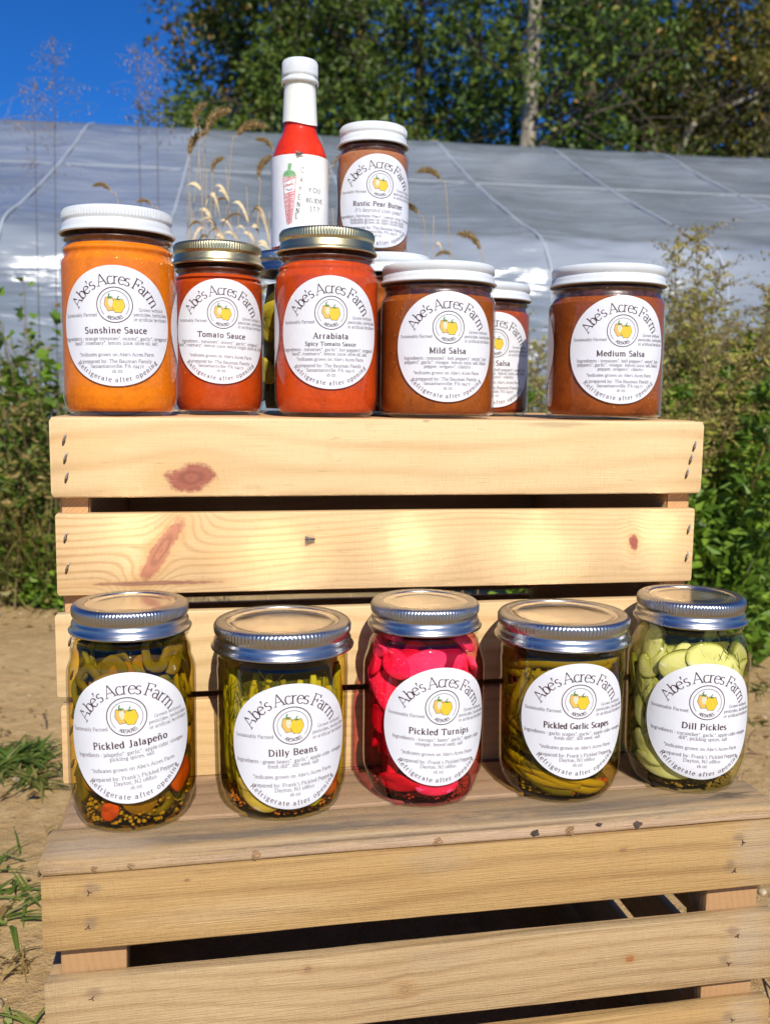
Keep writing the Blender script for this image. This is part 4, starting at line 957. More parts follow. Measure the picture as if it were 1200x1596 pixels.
V, F, A = disc_verts(.0075, .0080, .004, 20, .05, 4); V = piece_place(V, Rf, R_(52), .020, .1, 0, 0, -.0006); put('pepper_piece', piece_mesh(V, F, A), veg('pepper_chunk_red', (.55, .06, .02), (.45, .12, .02)), root)
V, F, A = disc_verts(.0065, .0095, .004, 20, .05, 4); V = piece_place(V, Rf, R_(30), .018, .1, 0, 0, -.0006); put('green_bean', piece_mesh(V, F, A), bm[2], root)
seeds(root, Rf, 520, .0105, .0011, veg('pepper_flakes', (.42, .07, .015), (.50, .16, .03)), 6, 'pepper_flakes', .014, zmin=.0048)
# dill fronds
def dill_fronds(root, Rf, n, t0, t1, z0, z1):
  df = MB()
  for i in range(n):
    th = R_(rnd.uniform(t0, t1)); z = rnd.uniform(z0, z1); L = rnd.uniform(.004, .012); da = rnd.uniform(-1, 1)*L/.035; P = []
    for k in range(4): zz = z+L*k/3; a = th+da*k/3; r = Rf(zz)-.0024; P.append((r*math.sin(a), -r*math.cos(a), zz))
    V, F = tube(P, .00022, 3); df.add(V, F)
  prop(put('dill_fronds', df.mesh(), flat('dill_dark', (.07, .08, .01), .6), root), kind='stuff')
dill_fronds(root, Rf, 90, -60, -5, .03, .09)

# pickled turnips
root, Rf, prof = pickle_jar(.0270, .6100, .0402, .1305, False, .0374, 'jar of hot pink Pickled Turnips with silver band, middle of the pickle jars', .0565, 'Pickled Turnips',
    ('Ingredients : turnips*, beets*, garlic*, apple cider', 'vinegar, fennel seed, salt'), 17, -3.0, (1.0, .58, .62), (.50, .012, .05))
tm = [veg('turnip_pink', (.90, .028, .105), (.95, .12, .27), .3, spots=(.96, .26, .38)), veg('turnip_red', (.84, .013, .045), (.55, .008, .03), .3), veg('turnip_light', (.95, .20, .34), (.95, .10, .24), .3)]
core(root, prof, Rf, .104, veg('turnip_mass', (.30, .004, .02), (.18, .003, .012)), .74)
for lay, n, dd in ((0, 30, .0), (1, 30, .006)):
    for i in range(n):
        th = R_(-125+250*((i*5) % n)/n+rnd.uniform(-8, 8)); z = .024+.082*((i*.618+.2) % 1.0); rx = rnd.uniform(.013, .020)
        V, F, A = disc_verts(rx*1.1, rx*rnd.uniform(.50, .80), .0050, 26, .035, rnd.random(), squash=rnd.choice((0, .45, .6)))
        V = piece_place(V, Rf, th, z, rnd.choice((0, 1.4, 1.7, .3, -.4, 2.6)), rnd.uniform(-.42, .42), rnd.uniform(-.42, .42), dd+rnd.uniform(0, .002))
        put('turnip_slice', piece_mesh(V, F, A), tm[rnd.choice((0, 1, 1, 0, 2))] if z > .05 or lay == 0 and rnd.random() < .5 else tm[1], root)
V, F, A = disc_verts(.0150, .0105, .008, 26, .02, 5, squash=.3); V = piece_place(V, Rf, R_(16), .0165, 3.14, 0, 0, -.0008); put('turnip_slice', piece_mesh(V, F, A), tm[0], root)
V, F, A = disc_verts(.0165, .0060, .007, 26, .02, 6); V = piece_place(V, Rf, R_(-26), .0170, .05, 0, 0, -.0006); put('turnip_slice', piece_mesh(V, F, A), tm[1], root)
seeds(root, Rf, 420, .0090, .0011, veg('fennel_seed', (.26, .03, .02), (.36, .08, .03)), 8, 'fennel_seeds', .014)

# pickled garlic scapes
root, Rf, prof = pickle_jar(.1205, .6205, .0418, .1209, True, .0455, 'wide mouth jar of Pickled Garlic Scapes with silver band, fourth pickle jar from the left', .0585, 'Pickled Garlic Scapes',
    ('Ingredients : garlic scapes*, garlic*, apple cider vinegar,', 'fresh dill*, dill seed, salt'), 17, 0.5, (.93, .80, .34), (.34, .24, .03))
gm = [veg('scape_olive', (.21, .17, .012), (.30, .24, .018)), veg('scape_gold', (.42, .29, .018), (.34, .25, .018)), veg('scape_dark', (.085, .075, .010), (.14, .12, .012))]
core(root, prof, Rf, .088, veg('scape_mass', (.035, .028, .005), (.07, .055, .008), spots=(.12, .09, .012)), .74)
for lay, n, dd in ((0, 22, 0), (1, 20, .0065)):
    for i in range(n):
        zc0 = .012+.078*((i+.5)/n); rb = rnd.uniform(.0027, .0040); P = []
        low = zc0 < .05; a0 = R_(rnd.uniform(-150, -60)); a1 = a0+R_(rnd.uniform(110, 200)); sl = rnd.uniform(-.030, -.008) if low else rnd.uniform(.012, .045)*(1 if rnd.random() < .8 else -1)
        for k in range(17):
            s_ = k/16; a = a0+(a1-a0)*s_; z = zc0+sl*(s_-.5)+.006*math.sin(3.1*s_+i); z = min(max(z, .0085), .094); r = Rf(z)-.0028-rb-dd; P.append((r*math.sin(a), -r*math.cos(a), z))
        V, F = tube(P, rb, 8); put('garlic_scape', mesh(V, F), gm[(1 if zc0 < .035 else 0) if lay == 0 and rnd.random() < .75 else 2], root)
for i in range(5):
    th = R_(-62+i*11); P = []
    for k in range(7): s_ = k/6; z = .050+.040*s_; a = th+.5*s_; r = Rf(z)-.0055; P.append((r*math.sin(a), -r*math.cos(a), z))
    V, F = tube(P, [.0015, .003, .0042, .0046, .004, .003, .0012], 8); put('scape_bud', mesh(V, F), gm[0], root)
seeds(root, Rf, 130, .0100, .0018, veg('red_flake', (.50, .05, .012), (.42, .16, .02)), 12, 'pepper_flakes', .010, th0=(.1, 1.3), zmin=.006)
seeds(root, Rf, 220, .012, .0014, veg('mustard_seed2', (.34, .22, .03), (.24, .16, .02)), 13, 'spice_seeds', .012, th0=(-1.5, .7))

dill_fronds(root, Rf, 70, -75, -20, .02, .09)
# dill pickles
root, Rf, prof = pickle_jar(.2110, .6370, .0412, .1305, False, .0378, 'jar of pale green Dill Pickles with silver band, rightmost of the pickle jars', .0530, 'Dill Pickles',
    ('Ingredients : cucumber*, garlic*, apple cider vinegar,', 'dill*, pickling spices, salt'), 19, -2.0, (.99, .97, .74), (.52, .46, .13), D=79)
cm = [veg('cucumber_pale', (.60, .56, .22), (.70, .66, .34), .3, edge=((.36, .62, (.70, .66, .34)), (.80, .90, (.50, .48, .15)), (.92, .98, (.20, .20, .025))), spots=(.72, .69, .42)), veg('cucumber_green', (.50, .46, .14), (.44, .41, .11), .3, edge=((.36, .62, (.54, .51, .20)), (.80, .90, (.34, .33, .07)), (.92, .98, (.14, .14, .018))), spots=(.56, .52, .26))]
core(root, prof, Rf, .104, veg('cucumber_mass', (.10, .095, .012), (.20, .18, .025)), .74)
for lay, n, dd in ((0, 24, .0), (1, 28, .0052)):
    for i in range(n):
        th = R_(-120+240*((i*4) % n)/n+rnd.uniform(-9, 9)); z = .024+.083*((i*.618+.55) % 1.0); rx = rnd.uniform(.0135, .0165)
        V, F, A = disc_verts(rx, rx*rnd.uniform(.72, .98), .0044, 28, .02, rnd.random())
        V = piece_place(V, Rf, th, z, rnd.uniform(0, 3.1), rnd.uniform(-.25, .25), rnd.uniform(-.3, .3), dd+rnd.uniform(0, .003))
        put('cucumber_slice', piece_mesh(V, F, A), cm[0 if rnd.random() < .65 and lay == 0 else 1], root)
for th, z, rx, ry, ph in ((R_(-2), .088, .0175, .0115, .1), (R_(24), .094, .017, .0105, -.2), (R_(-48), .066, .0095, .026, .10), (R_(-34), .0300, .016, .0115, -.5), (R_(-22), .018, .021, .0075, -.15), (R_(44), .080, .012, .018, .1)):
    V, F, A = disc_verts(rx, ry, .0045, 30, .02, z*100); V = piece_place(V, Rf, th, z, ph, .03, .05, -.0004-rnd.uniform(0, .0008)); put('cucumber_slice', piece_mesh(V, F, A), cm[0], root)
seeds(root, Rf, 300, .0085, .0013, veg('dill_seed', (.26, .15, .03), (.16, .09, .02)), 15, 'spice_seeds', .013)

dill_fronds(root, Rf, 80, -80, -35, .015, .07); dill_fronds(root, Rf, 30, 20, 60, .07, .10)
# yellow pickles behind, under the hot sauce bottle
root = jar_root(-.0745, .7870, GZ, 'jar of yellow pickled peppers with silver band carrying the hot sauce bottle', None)
prof = prof_regular(.0385, HB, .0335); V, F = lathe(prof, 80); put('glass', mesh(V, F), GLASS, root); Rf = rfun(prof)
closure(root, 'band', .0368, HB, SILVER, SILVERD, 'screw_band')
pm = veg('yellow_pepper_pickle', (.50, .36, .03), (.38, .28, .02)); core(root, prof, Rf, .104, veg('yellow_mass', (.06, .05, .01), (.12, .09, .012)), .74)
for i in range(22):
    th = R_(-110+220*((i*5) % 22)/22); z = .020+.08*((i*.618) % 1.0); V, F, A = disc_verts(.014, .009, .005, 18, .08, i)
    V = piece_place(V, Rf, th, z, rnd.uniform(-1, 1), rnd.uniform(-.3, .3), rnd.uniform(-.3, .3), rnd.uniform(0, .004)); put('pepper_piece', piece_mesh(V, F, A), pm, root)

# flies
def fly(loc, rz, label, nrm_up=False, s=1.0, rx=math.pi/2):
    root = empty('fly', loc, 0, label, 'fly'); root.rotation_euler = (rx, 0, rz)
    dk = flat('fly_body', (.05, .04, .035), .4); mb = MB()
    for cx, rr, ln in ((0, .0011, .0016), (.0020, .0009, .0009), (-.0024, .0010, .0020)):
        V, F = lathe([(0, -1), (.7, -.7), (1, 0), (.7, .7), (0, 1)], 8); mb.add([(cx*s+v[2]*ln*s, v[0]*rr*s, v[1]*rr*s+.0014*s) for v in V], F)
    for sy in (-1, 1):
        for k in (-1, 0, 1):
            V, F = tube([(k*.0008*s, sy*.0008*s, .001*s), (k*.0018*s, sy*.0022*s, .0012*s), (k*.0026*s, sy*.0032*s, .0001)], .00012*s, 4); mb.add(V, F)
    put('body', mb.mesh(), dk, root)
    for sy in (-1, 1):
        put('wing', mesh([(0, 0, .0022*s), (-.0028*s, sy*.0006*s, .0024*s), (-.0046*s, sy*.0016*s, .0022*s), (-.0036*s, sy*.0024*s, .0021*s), (-.0012*s, sy*.0014*s, .0022*s)], [(0, 1, 2, 3, 4)]), flat('fly_wing', (.12, .11, .10), .5), root)
    return root
fl = at(451, 841, .634)
fly(CR_UP.matrix_basis @ Vector((.1690, -.0010, .1652)), .1809, 'small dark fly resting on the second slat of the pale crate', rx=math.pi/2)
fly((-.0690, .7618, GZ+.129+.0768*.952), .0, 'tiny fly at the top edge of the hot sauce bottle label', s=.8)
# ------------------------------------------------------------------ ground
def ground():
    t = NT('dry_dirt'); c = t.coord(); n1 = t.noise(c, 3.2, 5, .6); n2 = t.noise(c, 38, 5, .65); n3 = t.noise(c, 320, 3, .6)
    col = t.mix(t.map(n1, .35, .65), (.48, .315, .14), (.37, .235, .098)); col = t.mix(t.map(n2, .40, .66, 0, .6), col, (.56, .39, .19))
    col = t.mix(t.map(n3, .62, .75, 0, .6), col, (.24, .16, .08))
    v = t.vor(t.mapv(c, (1, 1, 1)), 75); col = t.mix(t.map(v, .10, .04, 0, .5), col, (.42, .34, .22))
    gy = t.sep(c)[1]; far = t.map(t.math('ADD', gy, t.math('MULTIPLY', n1, 1.4)), 2.9, 3.9); col = t.mix(far, col, (.10, .12, .035))
    h = t.math('ADD', t.math('MULTIPLY', n2, 1.0), t.math('MULTIPLY', n3, .25))
    t.pbr(col, .95, 0, t.bump(h, .9, .009), .15)
    # fine near patch inside a large sheet, one mesh
    xs = np.concatenate([[-150, -60, -25, -10, -5], np.linspace(-3, 3, 150), [5, 10, 25, 60, 150]]); ys = np.concatenate([[-60, -20, -6, -2], np.linspace(-.6, 4.2, 130), [6, 9, 14, 25, 60, 200]])
    rg = np.random.RandomState(3); X, Y = np.meshgrid(xs, ys); Z = np.zeros_like(X)
    for f, a in ((2.1, .012), (5.3, .006), (11, .0035), (23, .002), (41, .0012)):
        for _ in range(3):
            an = rg.rand()*6.28; p = rg.rand()*6.28; Z += a*np.sin(f*(X*np.cos(an)+Y*np.sin(an))+p+1.3*np.sin(f*.6*(X*np.sin(an)-Y*np.cos(an))))*.6
    fade = np.clip((3.4-np.abs(X))/.6, 0, 1)*np.clip((4.6-Y)/.6, 0, 1)*np.clip((Y+.9)/.4, 0, 1)
    crate = np.exp(-(((X-.02)/.45)**4+((Y-.72)/.45)**4)); Z = Z*fade*(1-crate)-.004
    V = np.stack([X, Y, Z], -1).reshape(-1, 3); nx = len(xs); ii = np.arange(len(ys)-1)[:, None]*nx+np.arange(nx-1)[None]
    F = np.stack([ii, ii+1, ii+nx+1, ii+nx], -1).reshape(-1, 4)
    put('ground', fast_mesh(V, F, smooth=True), t.m)['kind'] = 'structure'
    bpy.data.objects['ground']['label'] = 'bare tan dirt ground around the crates'
ground()

# pebbles, clods and twigs lying about: uncountable
rg = np.random.RandomState(9)
def blobs(name, n, xr, yr, smin, smax, mat, label, z=0):
    ico = np.array([(0, 0, 1), (.89, 0, .45), (.28, .85, .45), (-.72, .53, .45), (-.72, -.53, .45), (.28, -.85, .45), (.72, .53, -.45), (-.28, .85, -.45), (-.89, 0, -.45), (-.28, -.85, -.45), (.72, -.53, -.45), (0, 0, -1)])
    fc = np.array([(0, 1, 2), (0, 2, 3), (0, 3, 4), (0, 4, 5), (0, 5, 1), (1, 6, 2), (2, 7, 3), (3, 8, 4), (4, 9, 5), (5, 10, 1), (2, 6, 7), (3, 7, 8), (4, 8, 9), (5, 9, 10), (1, 10, 6), (6, 11, 7), (7, 11, 8), (8, 11, 9), (9, 11, 10), (10, 11, 6)])
    s = smin+(smax-smin)*rg.rand(n)**3; c = np.stack([rg.uniform(*xr, n), rg.uniform(*yr, n), np.full(n, -.002)], 1)
    keep = ~((np.abs(c[:, 0]-.03) < .30) & (c[:, 1] > .42) & (c[:, 1] < 1.06)); s, c = s[keep], c[keep]; n = len(s)
    V = ico[None]*(1+rg.uniform(-.25, .25, (n, 12, 1)))*s[:, None, None]*np.array([1, 1, .6])+c[:, None]
    F = (fc[None]+12*np.arange(n)[:, None, None]).reshape(-1, 3)
    o = put(name, fast_mesh(V.reshape(-1, 3), F, rg.rand(len(F)), True), mat); prop(o, label, 'pebbles', kind='stuff')
blobs('pebbles', 2200, (-1.6, 1.6), (.5, 3.0), .0008, .009, flat('pebble', (.42, .32, .20), .9, var=.4), 'small clods and pebbles scattered on the dirt')

# ------------------------------------------------------------------ leaves, generic
def leaf_batch(C, Dv, L, W, Nn=None, fold=.25, rs=None):
    """C (n,3) base points, Dv (n,3) directions, L,W (n,) -> V,F (2 tris each)"""
    rs = rs or rg; n = len(C); Dv = Dv/np.linalg.norm(Dv, axis=1)[:, None]
    Q = rs.normal(size=(n, 3)) if Nn is None else Nn
    S = np.cross(Dv, Q); S /= np.linalg.norm(S, axis=1)[:, None]+1e-9; N = np.cross(S, Dv)
    L = L[:, None]; W = W[:, None]
    V = np.stack([C, C+Dv*L*.42+S*W*.5+N*W*fold, C+Dv*L-N*L*.08, C+Dv*L*.42-S*W*.5+N*W*fold], 1).reshape(-1, 3)
    b = 4*np.arange(n)[:, None]; F = np.concatenate([b+np.array([[0, 1, 2]]), b+np.array([[0, 2, 3]])], 1).reshape(-1, 3)
    return V, F

def blade_batch(B, Dv, L, W, bend, seg=4, rs=None):
    rs = rs or rg; n = len(B); Dv = Dv/np.linalg.norm(Dv, axis=1)[:, None]
    h = np.stack([Dv[:, 0], Dv[:, 1], np.zeros(n)], 1)+rs.normal(size=(n, 3))*[.3, .3, 0]; h /= np.linalg.norm(h, axis=1)[:, None]+1e-9
    S = np.cross(h, [0, 0, 1.]); S /= np.linalg.norm(S, axis=1)[:, None]+1e-9
    V = np.zeros((n, (seg+1)*2, 3))
    for k in range(seg+1):
        t = k/seg; P = B+Dv*(L*t)[:, None]+h*(bend*L*t*t)[:, None]-np.array([0, 0, 1.])*(bend*L*.8*t**2.4)[:, None]
        w = (W*(1-t**1.8)*.5+.00008)[:, None]; V[:, 2*k] = P-S*w; V[:, 2*k+1] = P+S*w
    F = []
    for k in range(seg): F.append([2*k, 2*k+1, 2*k+3, 2*k+2])
    F = (np.array(F)[None]+(seg+1)*2*np.arange(n)[:, None, None]).reshape(-1, 4)
    return V.reshape(-1, 3), F

LEAF_GREEN = leafmat('weed_leaf', [(0, (.05, .11, .012)), (.5, (.16, .29, .025)), (.85, (.30, .45, .045)), (1, (.46, .48, .09))])
LEAF_OLIVE = leafmat('olive_leaf', [(0, (.06, .085, .018)), (.5, (.17, .19, .035)), (1, (.36, .31, .08))])
LEAF_MIX = leafmat('mixed_leaf', [(0, (.06, .10, .015)), (.35, (.15, .23, .03)), (.55, (.26, .26, .05)), (.75, (.42, .30, .10)), (1, (.62, .45, .19))])
LEAF_STRAW = leafmat('straw_blade', [(0, (.28, .18, .06)), (.5, (.52, .36, .13)), (.85, (.70, .53, .24)), (1, (.20, .30, .05))])
LEAF_DRY = leafmat('dry_leaf', [(0, (.16, .09, .03)), (.5, (.38, .24, .08)), (1, (.62, .45, .19))])
LEAF_GOLD = leafmat('goldenrod_leaf', [(0, (.08, .17, .018)), (.25, (.22, .38, .035)), (.5, (.40, .48, .06)), (.75, (.52, .46, .09)), (1, (.66, .52, .18))]); GOLD_TOP = leafmat('goldenrod_top', [(0, (.22, .16, .05)), (.6, (.44, .33, .11)), (1, (.62, .48, .20))])
GRASS = leafmat('grass_blade', [(0, (.06, .11, .015)), (.6, (.15, .24, .03)), (.9, (.30, .34, .08)), (1, (.45, .36, .15))])
STEM = flat('weed_stem', (.20, .14, .06), .7); STEMG = flat('green_stem', (.12, .15, .04), .7); STRAWD = flat('dull_straw', (.46, .34, .17), .7, var=.2); STRAW = flat('straw', (.66, .50, .26), .65, var=.2)

def combine(parts):
    V = []; F = []; b = 0
    for v, f in parts: V.append(v); F.append(f+b); b += len(v)
    return np.concatenate(V), np.concatenate(F)

def weed_plant(loc, h, spread, nst, nleaf, label, cat='weed', name='weed_plant', mat=None, top=0.0, leaf=(.02, .045), lw=.42, seed=0, lean=(0, 0), stemmat=None, group=None, low=0.05, nb=0):
    rs = np.random.RandomState(seed); root = empty(name, loc, 0, label, cat, group); mb = MB(); C = []; D = []; TC = []; TD = []
    for i in range(nst):
        a = rs.uniform(0, 6.28); r = spread*rs.uniform(.3, 1); H = h*rs.uniform(.72, 1.0) if i else h
        tip = np.array([r*math.cos(a)+lean[0], r*math.sin(a)+lean[1], H]); mid = tip*np.array([.35, .35, .55])+rs.normal(size=3)*.02*h
        P = smooth_curve([(0+rs.normal()*.02, 0+rs.normal()*.02, -.01), tuple(mid), tuple(tip)], 6)
        V, F = tube(P, np.linspace(.0032, .0009, len(P))*(.6+.5*h), 4, False); mb.add(V, F)
        PA = np.array([list(p) for p in P]); m = nleaf//nst; ts = low+(1-low)*rs.rand(m)**.9; idx = ts*(len(PA)-1); i0 = np.minimum(idx.astype(int), len(PA)-2); fr = (idx-i0)[:, None]
        base = PA[i0]*(1-fr)+PA[i0+1]*fr; an = rs.uniform(0, 6.28, m); el = rs.uniform(-.3, .8, m)
        d = np.stack([np.cos(an)*np.cos(el), np.sin(an)*np.cos(el), np.sin(el)], 1); out = (rs.rand(m)**.7*spread*.42*(1.15-ts))[:, None]
        C.append(base+d*out); D.append(d+rs.normal(size=(m, 3))*.35)
        if top:
            m2 = int(top); t2 = 1-.42*rs.rand(m2)**1.4; idx = t2*(len(PA)-1); i0 = np.minimum(idx.astype(int), len(PA)-2); fr = (idx-i0)[:, None]; base = PA[i0]*(1-fr)+PA[i0+1]*fr
            # side sprays curving outward
            sp = rs.randint(0, 14, m2); sa = sp*2.4; u = rs.rand(m2); rr = u*.075*(1.25-t2)*2.2*h**.5
            tz = PA[-1]-(1-((sp+1)/15)**.8)[:, None]*(PA[-1]-PA[int(len(PA)*.58)])
            cpt = tz+np.stack([np.cos(sa)*rr, np.sin(sa)*rr, rr*.55-rr**2*3], 1)+rs.normal(size=(m2, 3))*.004
            TC.append(cpt); TD.append(rs.normal(size=(m2, 3))+[0, 0, .6])
            for q in range(14):
                tz_ = PA[-1]-(1-((q+1)/15)**.8)*(PA[-1]-PA[int(len(PA)*.58)]); L_ = .075*1.25*h**.5*(1.4-(q/14))
                V, F = tube([tz_+np.array([math.cos(q*2.4)*L_*u, math.sin(q*2.4)*L_*u, L_*u*.55-(L_*u)**2*3]) for u in (0, .5, 1)], .0006, 3, False); mb.add(V, F)
    put('stem', mb.mesh(), stemmat or STEM, root)
    C = np.concatenate(C); D = np.concatenate(D); n = len(C); L = rs.uniform(*leaf, n); V, F = leaf_batch(C, D, L, L*lw*rs.uniform(.7, 1.2, n), rs=rs)
    zz = C[:, 2]/h; var = np.clip(rs.beta(2, 2.2, n), 0, 1)
    if top: var = np.clip(var*.45+.62*np.clip((zz-.30)/.6, 0, 1), 0, 1)
    var = np.repeat(var, 2)
    prop(put('leaves', fast_mesh(V, F, var), mat or LEAF_GREEN, root), kind='stuff')
    if top:
        C = np.concatenate(TC); D = np.concatenate(TD); n = len(C); L = rs.uniform(.004, .010, n); V, F = leaf_batch(C, D, L, L*.6, rs=rs)
        prop(put('flower_heads', fast_mesh(V, F, np.repeat(rs.rand(n), 2)), GOLD_TOP, root), kind='stuff')
    return root

def gp(px, py):     # ground point
    a = at(px, py, 1.0); d = a-Vector((0, 0, EYE)); k = -EYE/d.z; p = Vector((0, 0, EYE))+d*k; p.z = 0; return p

def wp(px, D): p = at(px, 900, D); return (p.x, p.y, 0)
# right side: a thicket of goldenrod and weeds
R_LAB = [
 ('tall goldenrod gone to seed whose tip leans right above the Medium Salsa jar', 1070, 2.05, .86, 1), ('goldenrod with tan plumes at the right edge of the picture', 1172, 2.15, .74, 1),
 ('bushy goldenrod directly right of the Medium Salsa lid', 1048, 2.30, .76, 1), ('goldenrod with drooping tan plumes behind the tallest goldenrod', 1115, 2.40, .78, 1),
 ('goldenrod rising between the two right hand salsa jars', 845, 2.30, .72, 1), ('thin goldenrod right behind the Medium Salsa jar', 905, 2.5, .70, 1),
 ('goldenrod half cut off by the right picture edge', 1215, 2.3, .80, 1), ('short dense goldenrod in front of the tall one at right', 1095, 1.90, .60, 1), ('dense olive goldenrod low at the right picture edge', 1165, 1.92, .60, 1), ('goldenrod deep in the thicket at the far right', 1190, 2.6, .84, 1), ('goldenrod deep in the thicket behind the crate corner', 1075, 2.65, .80, 1),
 ('bright green leafy weed beside the right end of the pale crate', 1135, 1.80, .48, 0), ('dark green leafy weed at the right edge halfway up', 1200, 1.95, .58, 0),
 ('leafy green weed seen low between the Mild and Medium Salsa jars', 838, 2.1, .55, 0), ('leafy green weed just past the top right corner of the pale crate', 1085, 1.95, .58, 0),
 ('low green weed above the Dill Pickles lid', 1150, 1.98, .28, 0), ('broad green weed behind the right end of the crates', 1040, 2.05, .60, 0), ('green weed near the right picture edge with pale leaves', 1240, 2.1, .62, 0), ('deep green weed behind the bright one beside the crate', 1160, 2.3, .68, 0)]
for i, (lab, px, D, h, tp) in enumerate(R_LAB):
    if tp: weed_plant(wp(px, D), h, .17, 9, 2600, lab, 'goldenrod', 'goldenrod_plant', LEAF_GOLD, top=620, seed=20+i, lean=((.09, 0) if i == 0 else (.02, 0)), leaf=(.011, .026), lw=.30, low=.05, group='goldenrod plants behind the crates on the right')
    else: weed_plant(wp(px, D), h, .19, 9, 1900, lab, 'weed', 'weed_plant', LEAF_GREEN, seed=50+i, leaf=(.018, .042), lw=.55, stemmat=STEMG, low=.0, group='green weeds right of the crates')
# left side
L_LAB = [('tangled brown weed at the left edge behind the pale crate', 15, 2.25, .60, 2), ('leafy climbing vine left of the Sunshine Sauce jar', 70, 2.15, .78, 1), ('dry brown weed at the left between vine and crate', 50, 2.2, .66, 2), ('olive leafy weed at the far left edge', -45, 2.3, .60, 0), ('dry rust coloured weed just left of the crate top', 82, 2.1, .54, 2), ('olive weed behind the left end of the crate', 110, 2.4, .60, 0), ('thick dry brown weed low at the left edge', 20, 2.12, .42, 2), ('dry weed with tan leaves behind the left vine', 30, 2.5, .74, 2), ('green leafy weed halfway up the left edge', 0, 2.3, .50, 3)]
for i, (lab, px, D, h, k) in enumerate(L_LAB):
    D += .14; weed_plant(wp(px, D), h, .16, 9, 1000 if k != 1 else 130, lab, 'vine' if k == 1 else 'weed', 'vine' if k == 1 else 'weed_plant', (LEAF_OLIVE, LEAF_GREEN, LEAF_MIX, LEAF_GREEN)[k], seed=80+i, leaf=(.012, .032) if k != 1 else (.028, .048), lw=.5 if k != 1 else .8, low=.55 if k == 1 else .02)
# foliage clumps with blades
def grass_tuft(loc, n, L, spread, label, mat=GRASS, seed=0, name='grass_clump', cat='grass', W=.0028, up=.8, kind=None):
    rs = np.random.RandomState(seed); B = rs.normal(size=(n, 3))*[spread, spread, 0]; an = rs.uniform(0, 6.28, n); el = rs.uniform(.25, 1.3, n)*up
    D = np.stack([np.cos(an)*np.cos(el), np.sin(an)*np.cos(el), np.sin(el)], 1); LL = L*rs.uniform(.45, 1, n)
    V, F = blade_batch(B, D, LL, np.full(n, W)*rs.uniform(.6, 1.3, n), rs.uniform(.1, .6, n), 5, rs)
    o = put(name, fast_mesh(V, F, np.repeat(rs.rand(n), 5), True), mat, None, loc); prop(o, label, cat, kind=kind); return o
g0 = gp(22, 1185); grass_tuft(g0, 150, .070, .020, 'dense green grass clump at the left edge beside the upper crate', seed=1, W=.0058, up=.42)
grass_tuft(gp(58, 1212), 50, .05, .012, 'small greyish weed tuft right of the dense left grass clump', LEAF_OLIVE, 2, W=.005, up=.4)
grass_tuft(gp(5, 1345), 16, .075, .012, 'sparse long bladed grass tuft at the left edge beside the lower crate', seed=3, W=.0030, up=.40)
grass_tuft(gp(32, 1395), 22, .045, .014, 'flattened grass tuft close to the left side of the lower crate', seed=4, W=.004, up=.35)
grass_tuft(gp(12, 1440), 12, .05, .010, 'few broad grass blades below the sparse left tuft', seed=5, W=.005, up=.4)
grass_tuft(gp(24, 1505), 22, .030, .008, 'small dry straw tuft on the dirt left of the lower crate', LEAF_DRY, 6, W=.0022, up=.5)
grass_tuft(gp(50, 1600), 7, .038, .005, 'fresh grass blades at the bottom left corner', seed=7, W=.004, up=.9)
grass_tuft(gp(8, 1605), 6, .035, .006, 'short grass tuft cut by the bottom left corner', seed=8, W=.004, up=.8)
grass_tuft(gp(60, 1050), 26, .05, .02, 'thin creeping grass on the dirt left of the crate', seed=9, W=.003, up=.3)
grass_tuft(gp(10, 1040), 20, .05, .02, 'thin creeping grass at the left edge of the dirt', seed=10, W=.003, up=.3)
grass_tuft(gp(1190, 1078), 24, .05, .014, 'small dark weed tuft on the dirt right of the Dill Pickles jar', LEAF_OLIVE, 11, W=.004, up=.5)
grass_tuft(gp(1185, 1130), 12, .03, .008, 'tiny dark tuft on the dirt beside the Dill Pickles label', LEAF_OLIVE, 12, W=.003, up=.5)
grass_tuft(gp(1190, 1485), 46, .10, .022, 'dry straw clump by the right end of the lower crate', LEAF_DRY, 13, W=.0026, up=.5)
grass_tuft(gp(1170, 960), 120, .07, .05, 'low green weeds at the dirt edge behind the Dill Pickles lid', GRASS, 14, W=.006, up=.5)
# twigs
tw = MB()
for i in range(70):
    side = -1 if i % 2 else 1; p = Vector((side*rnd.uniform(.32, 1.0), rnd.uniform(.75, 2.2), .004)); a = rnd.uniform(0, 3.1); L = rnd.uniform(.02, .09)
    V, F = tube(smooth_curve([p, p+Vector((math.cos(a)*L*.5, math.sin(a)*L*.5+.004, rnd.uniform(0, .008))), p+Vector((math.cos(a)*L, math.sin(a)*L, 0))], 3), rnd.uniform(.0005, .0013), 4); tw.add(V, F)
prop(put('twigs', tw.mesh(), flat('twig', (.20, .13, .07), .8)), 'dry twigs and straws scattered on the dirt', 'twigs', kind='stuff')

# fallen leaves and straw bits on the dirt
rsf = np.random.RandomState(44); n = 1500; X = rsf.uniform(.32, 1.2, n)*rsf.choice((-1, 1), n); Y = rsf.uniform(.7, 2.2, n); an = rsf.uniform(0, 6.28, n)
D_ = np.stack([np.cos(an), np.sin(an), rsf.uniform(-.05, .25, n)], 1); L = rsf.uniform(.005, .022, n); NN = rsf.normal(size=(n, 3))*.3+[0, 0, 1]
V, F = leaf_batch(np.stack([X, Y, np.full(n, .003)], 1), D_, L, L*rsf.uniform(.15, .7, n), Nn=NN, rs=rsf)
prop(put('leaf_litter', fast_mesh(V, F, np.repeat(rsf.rand(n), 2)), LEAF_DRY), 'small dead leaves and straw bits lying on the dirt', 'leaf litter', kind='stuff')
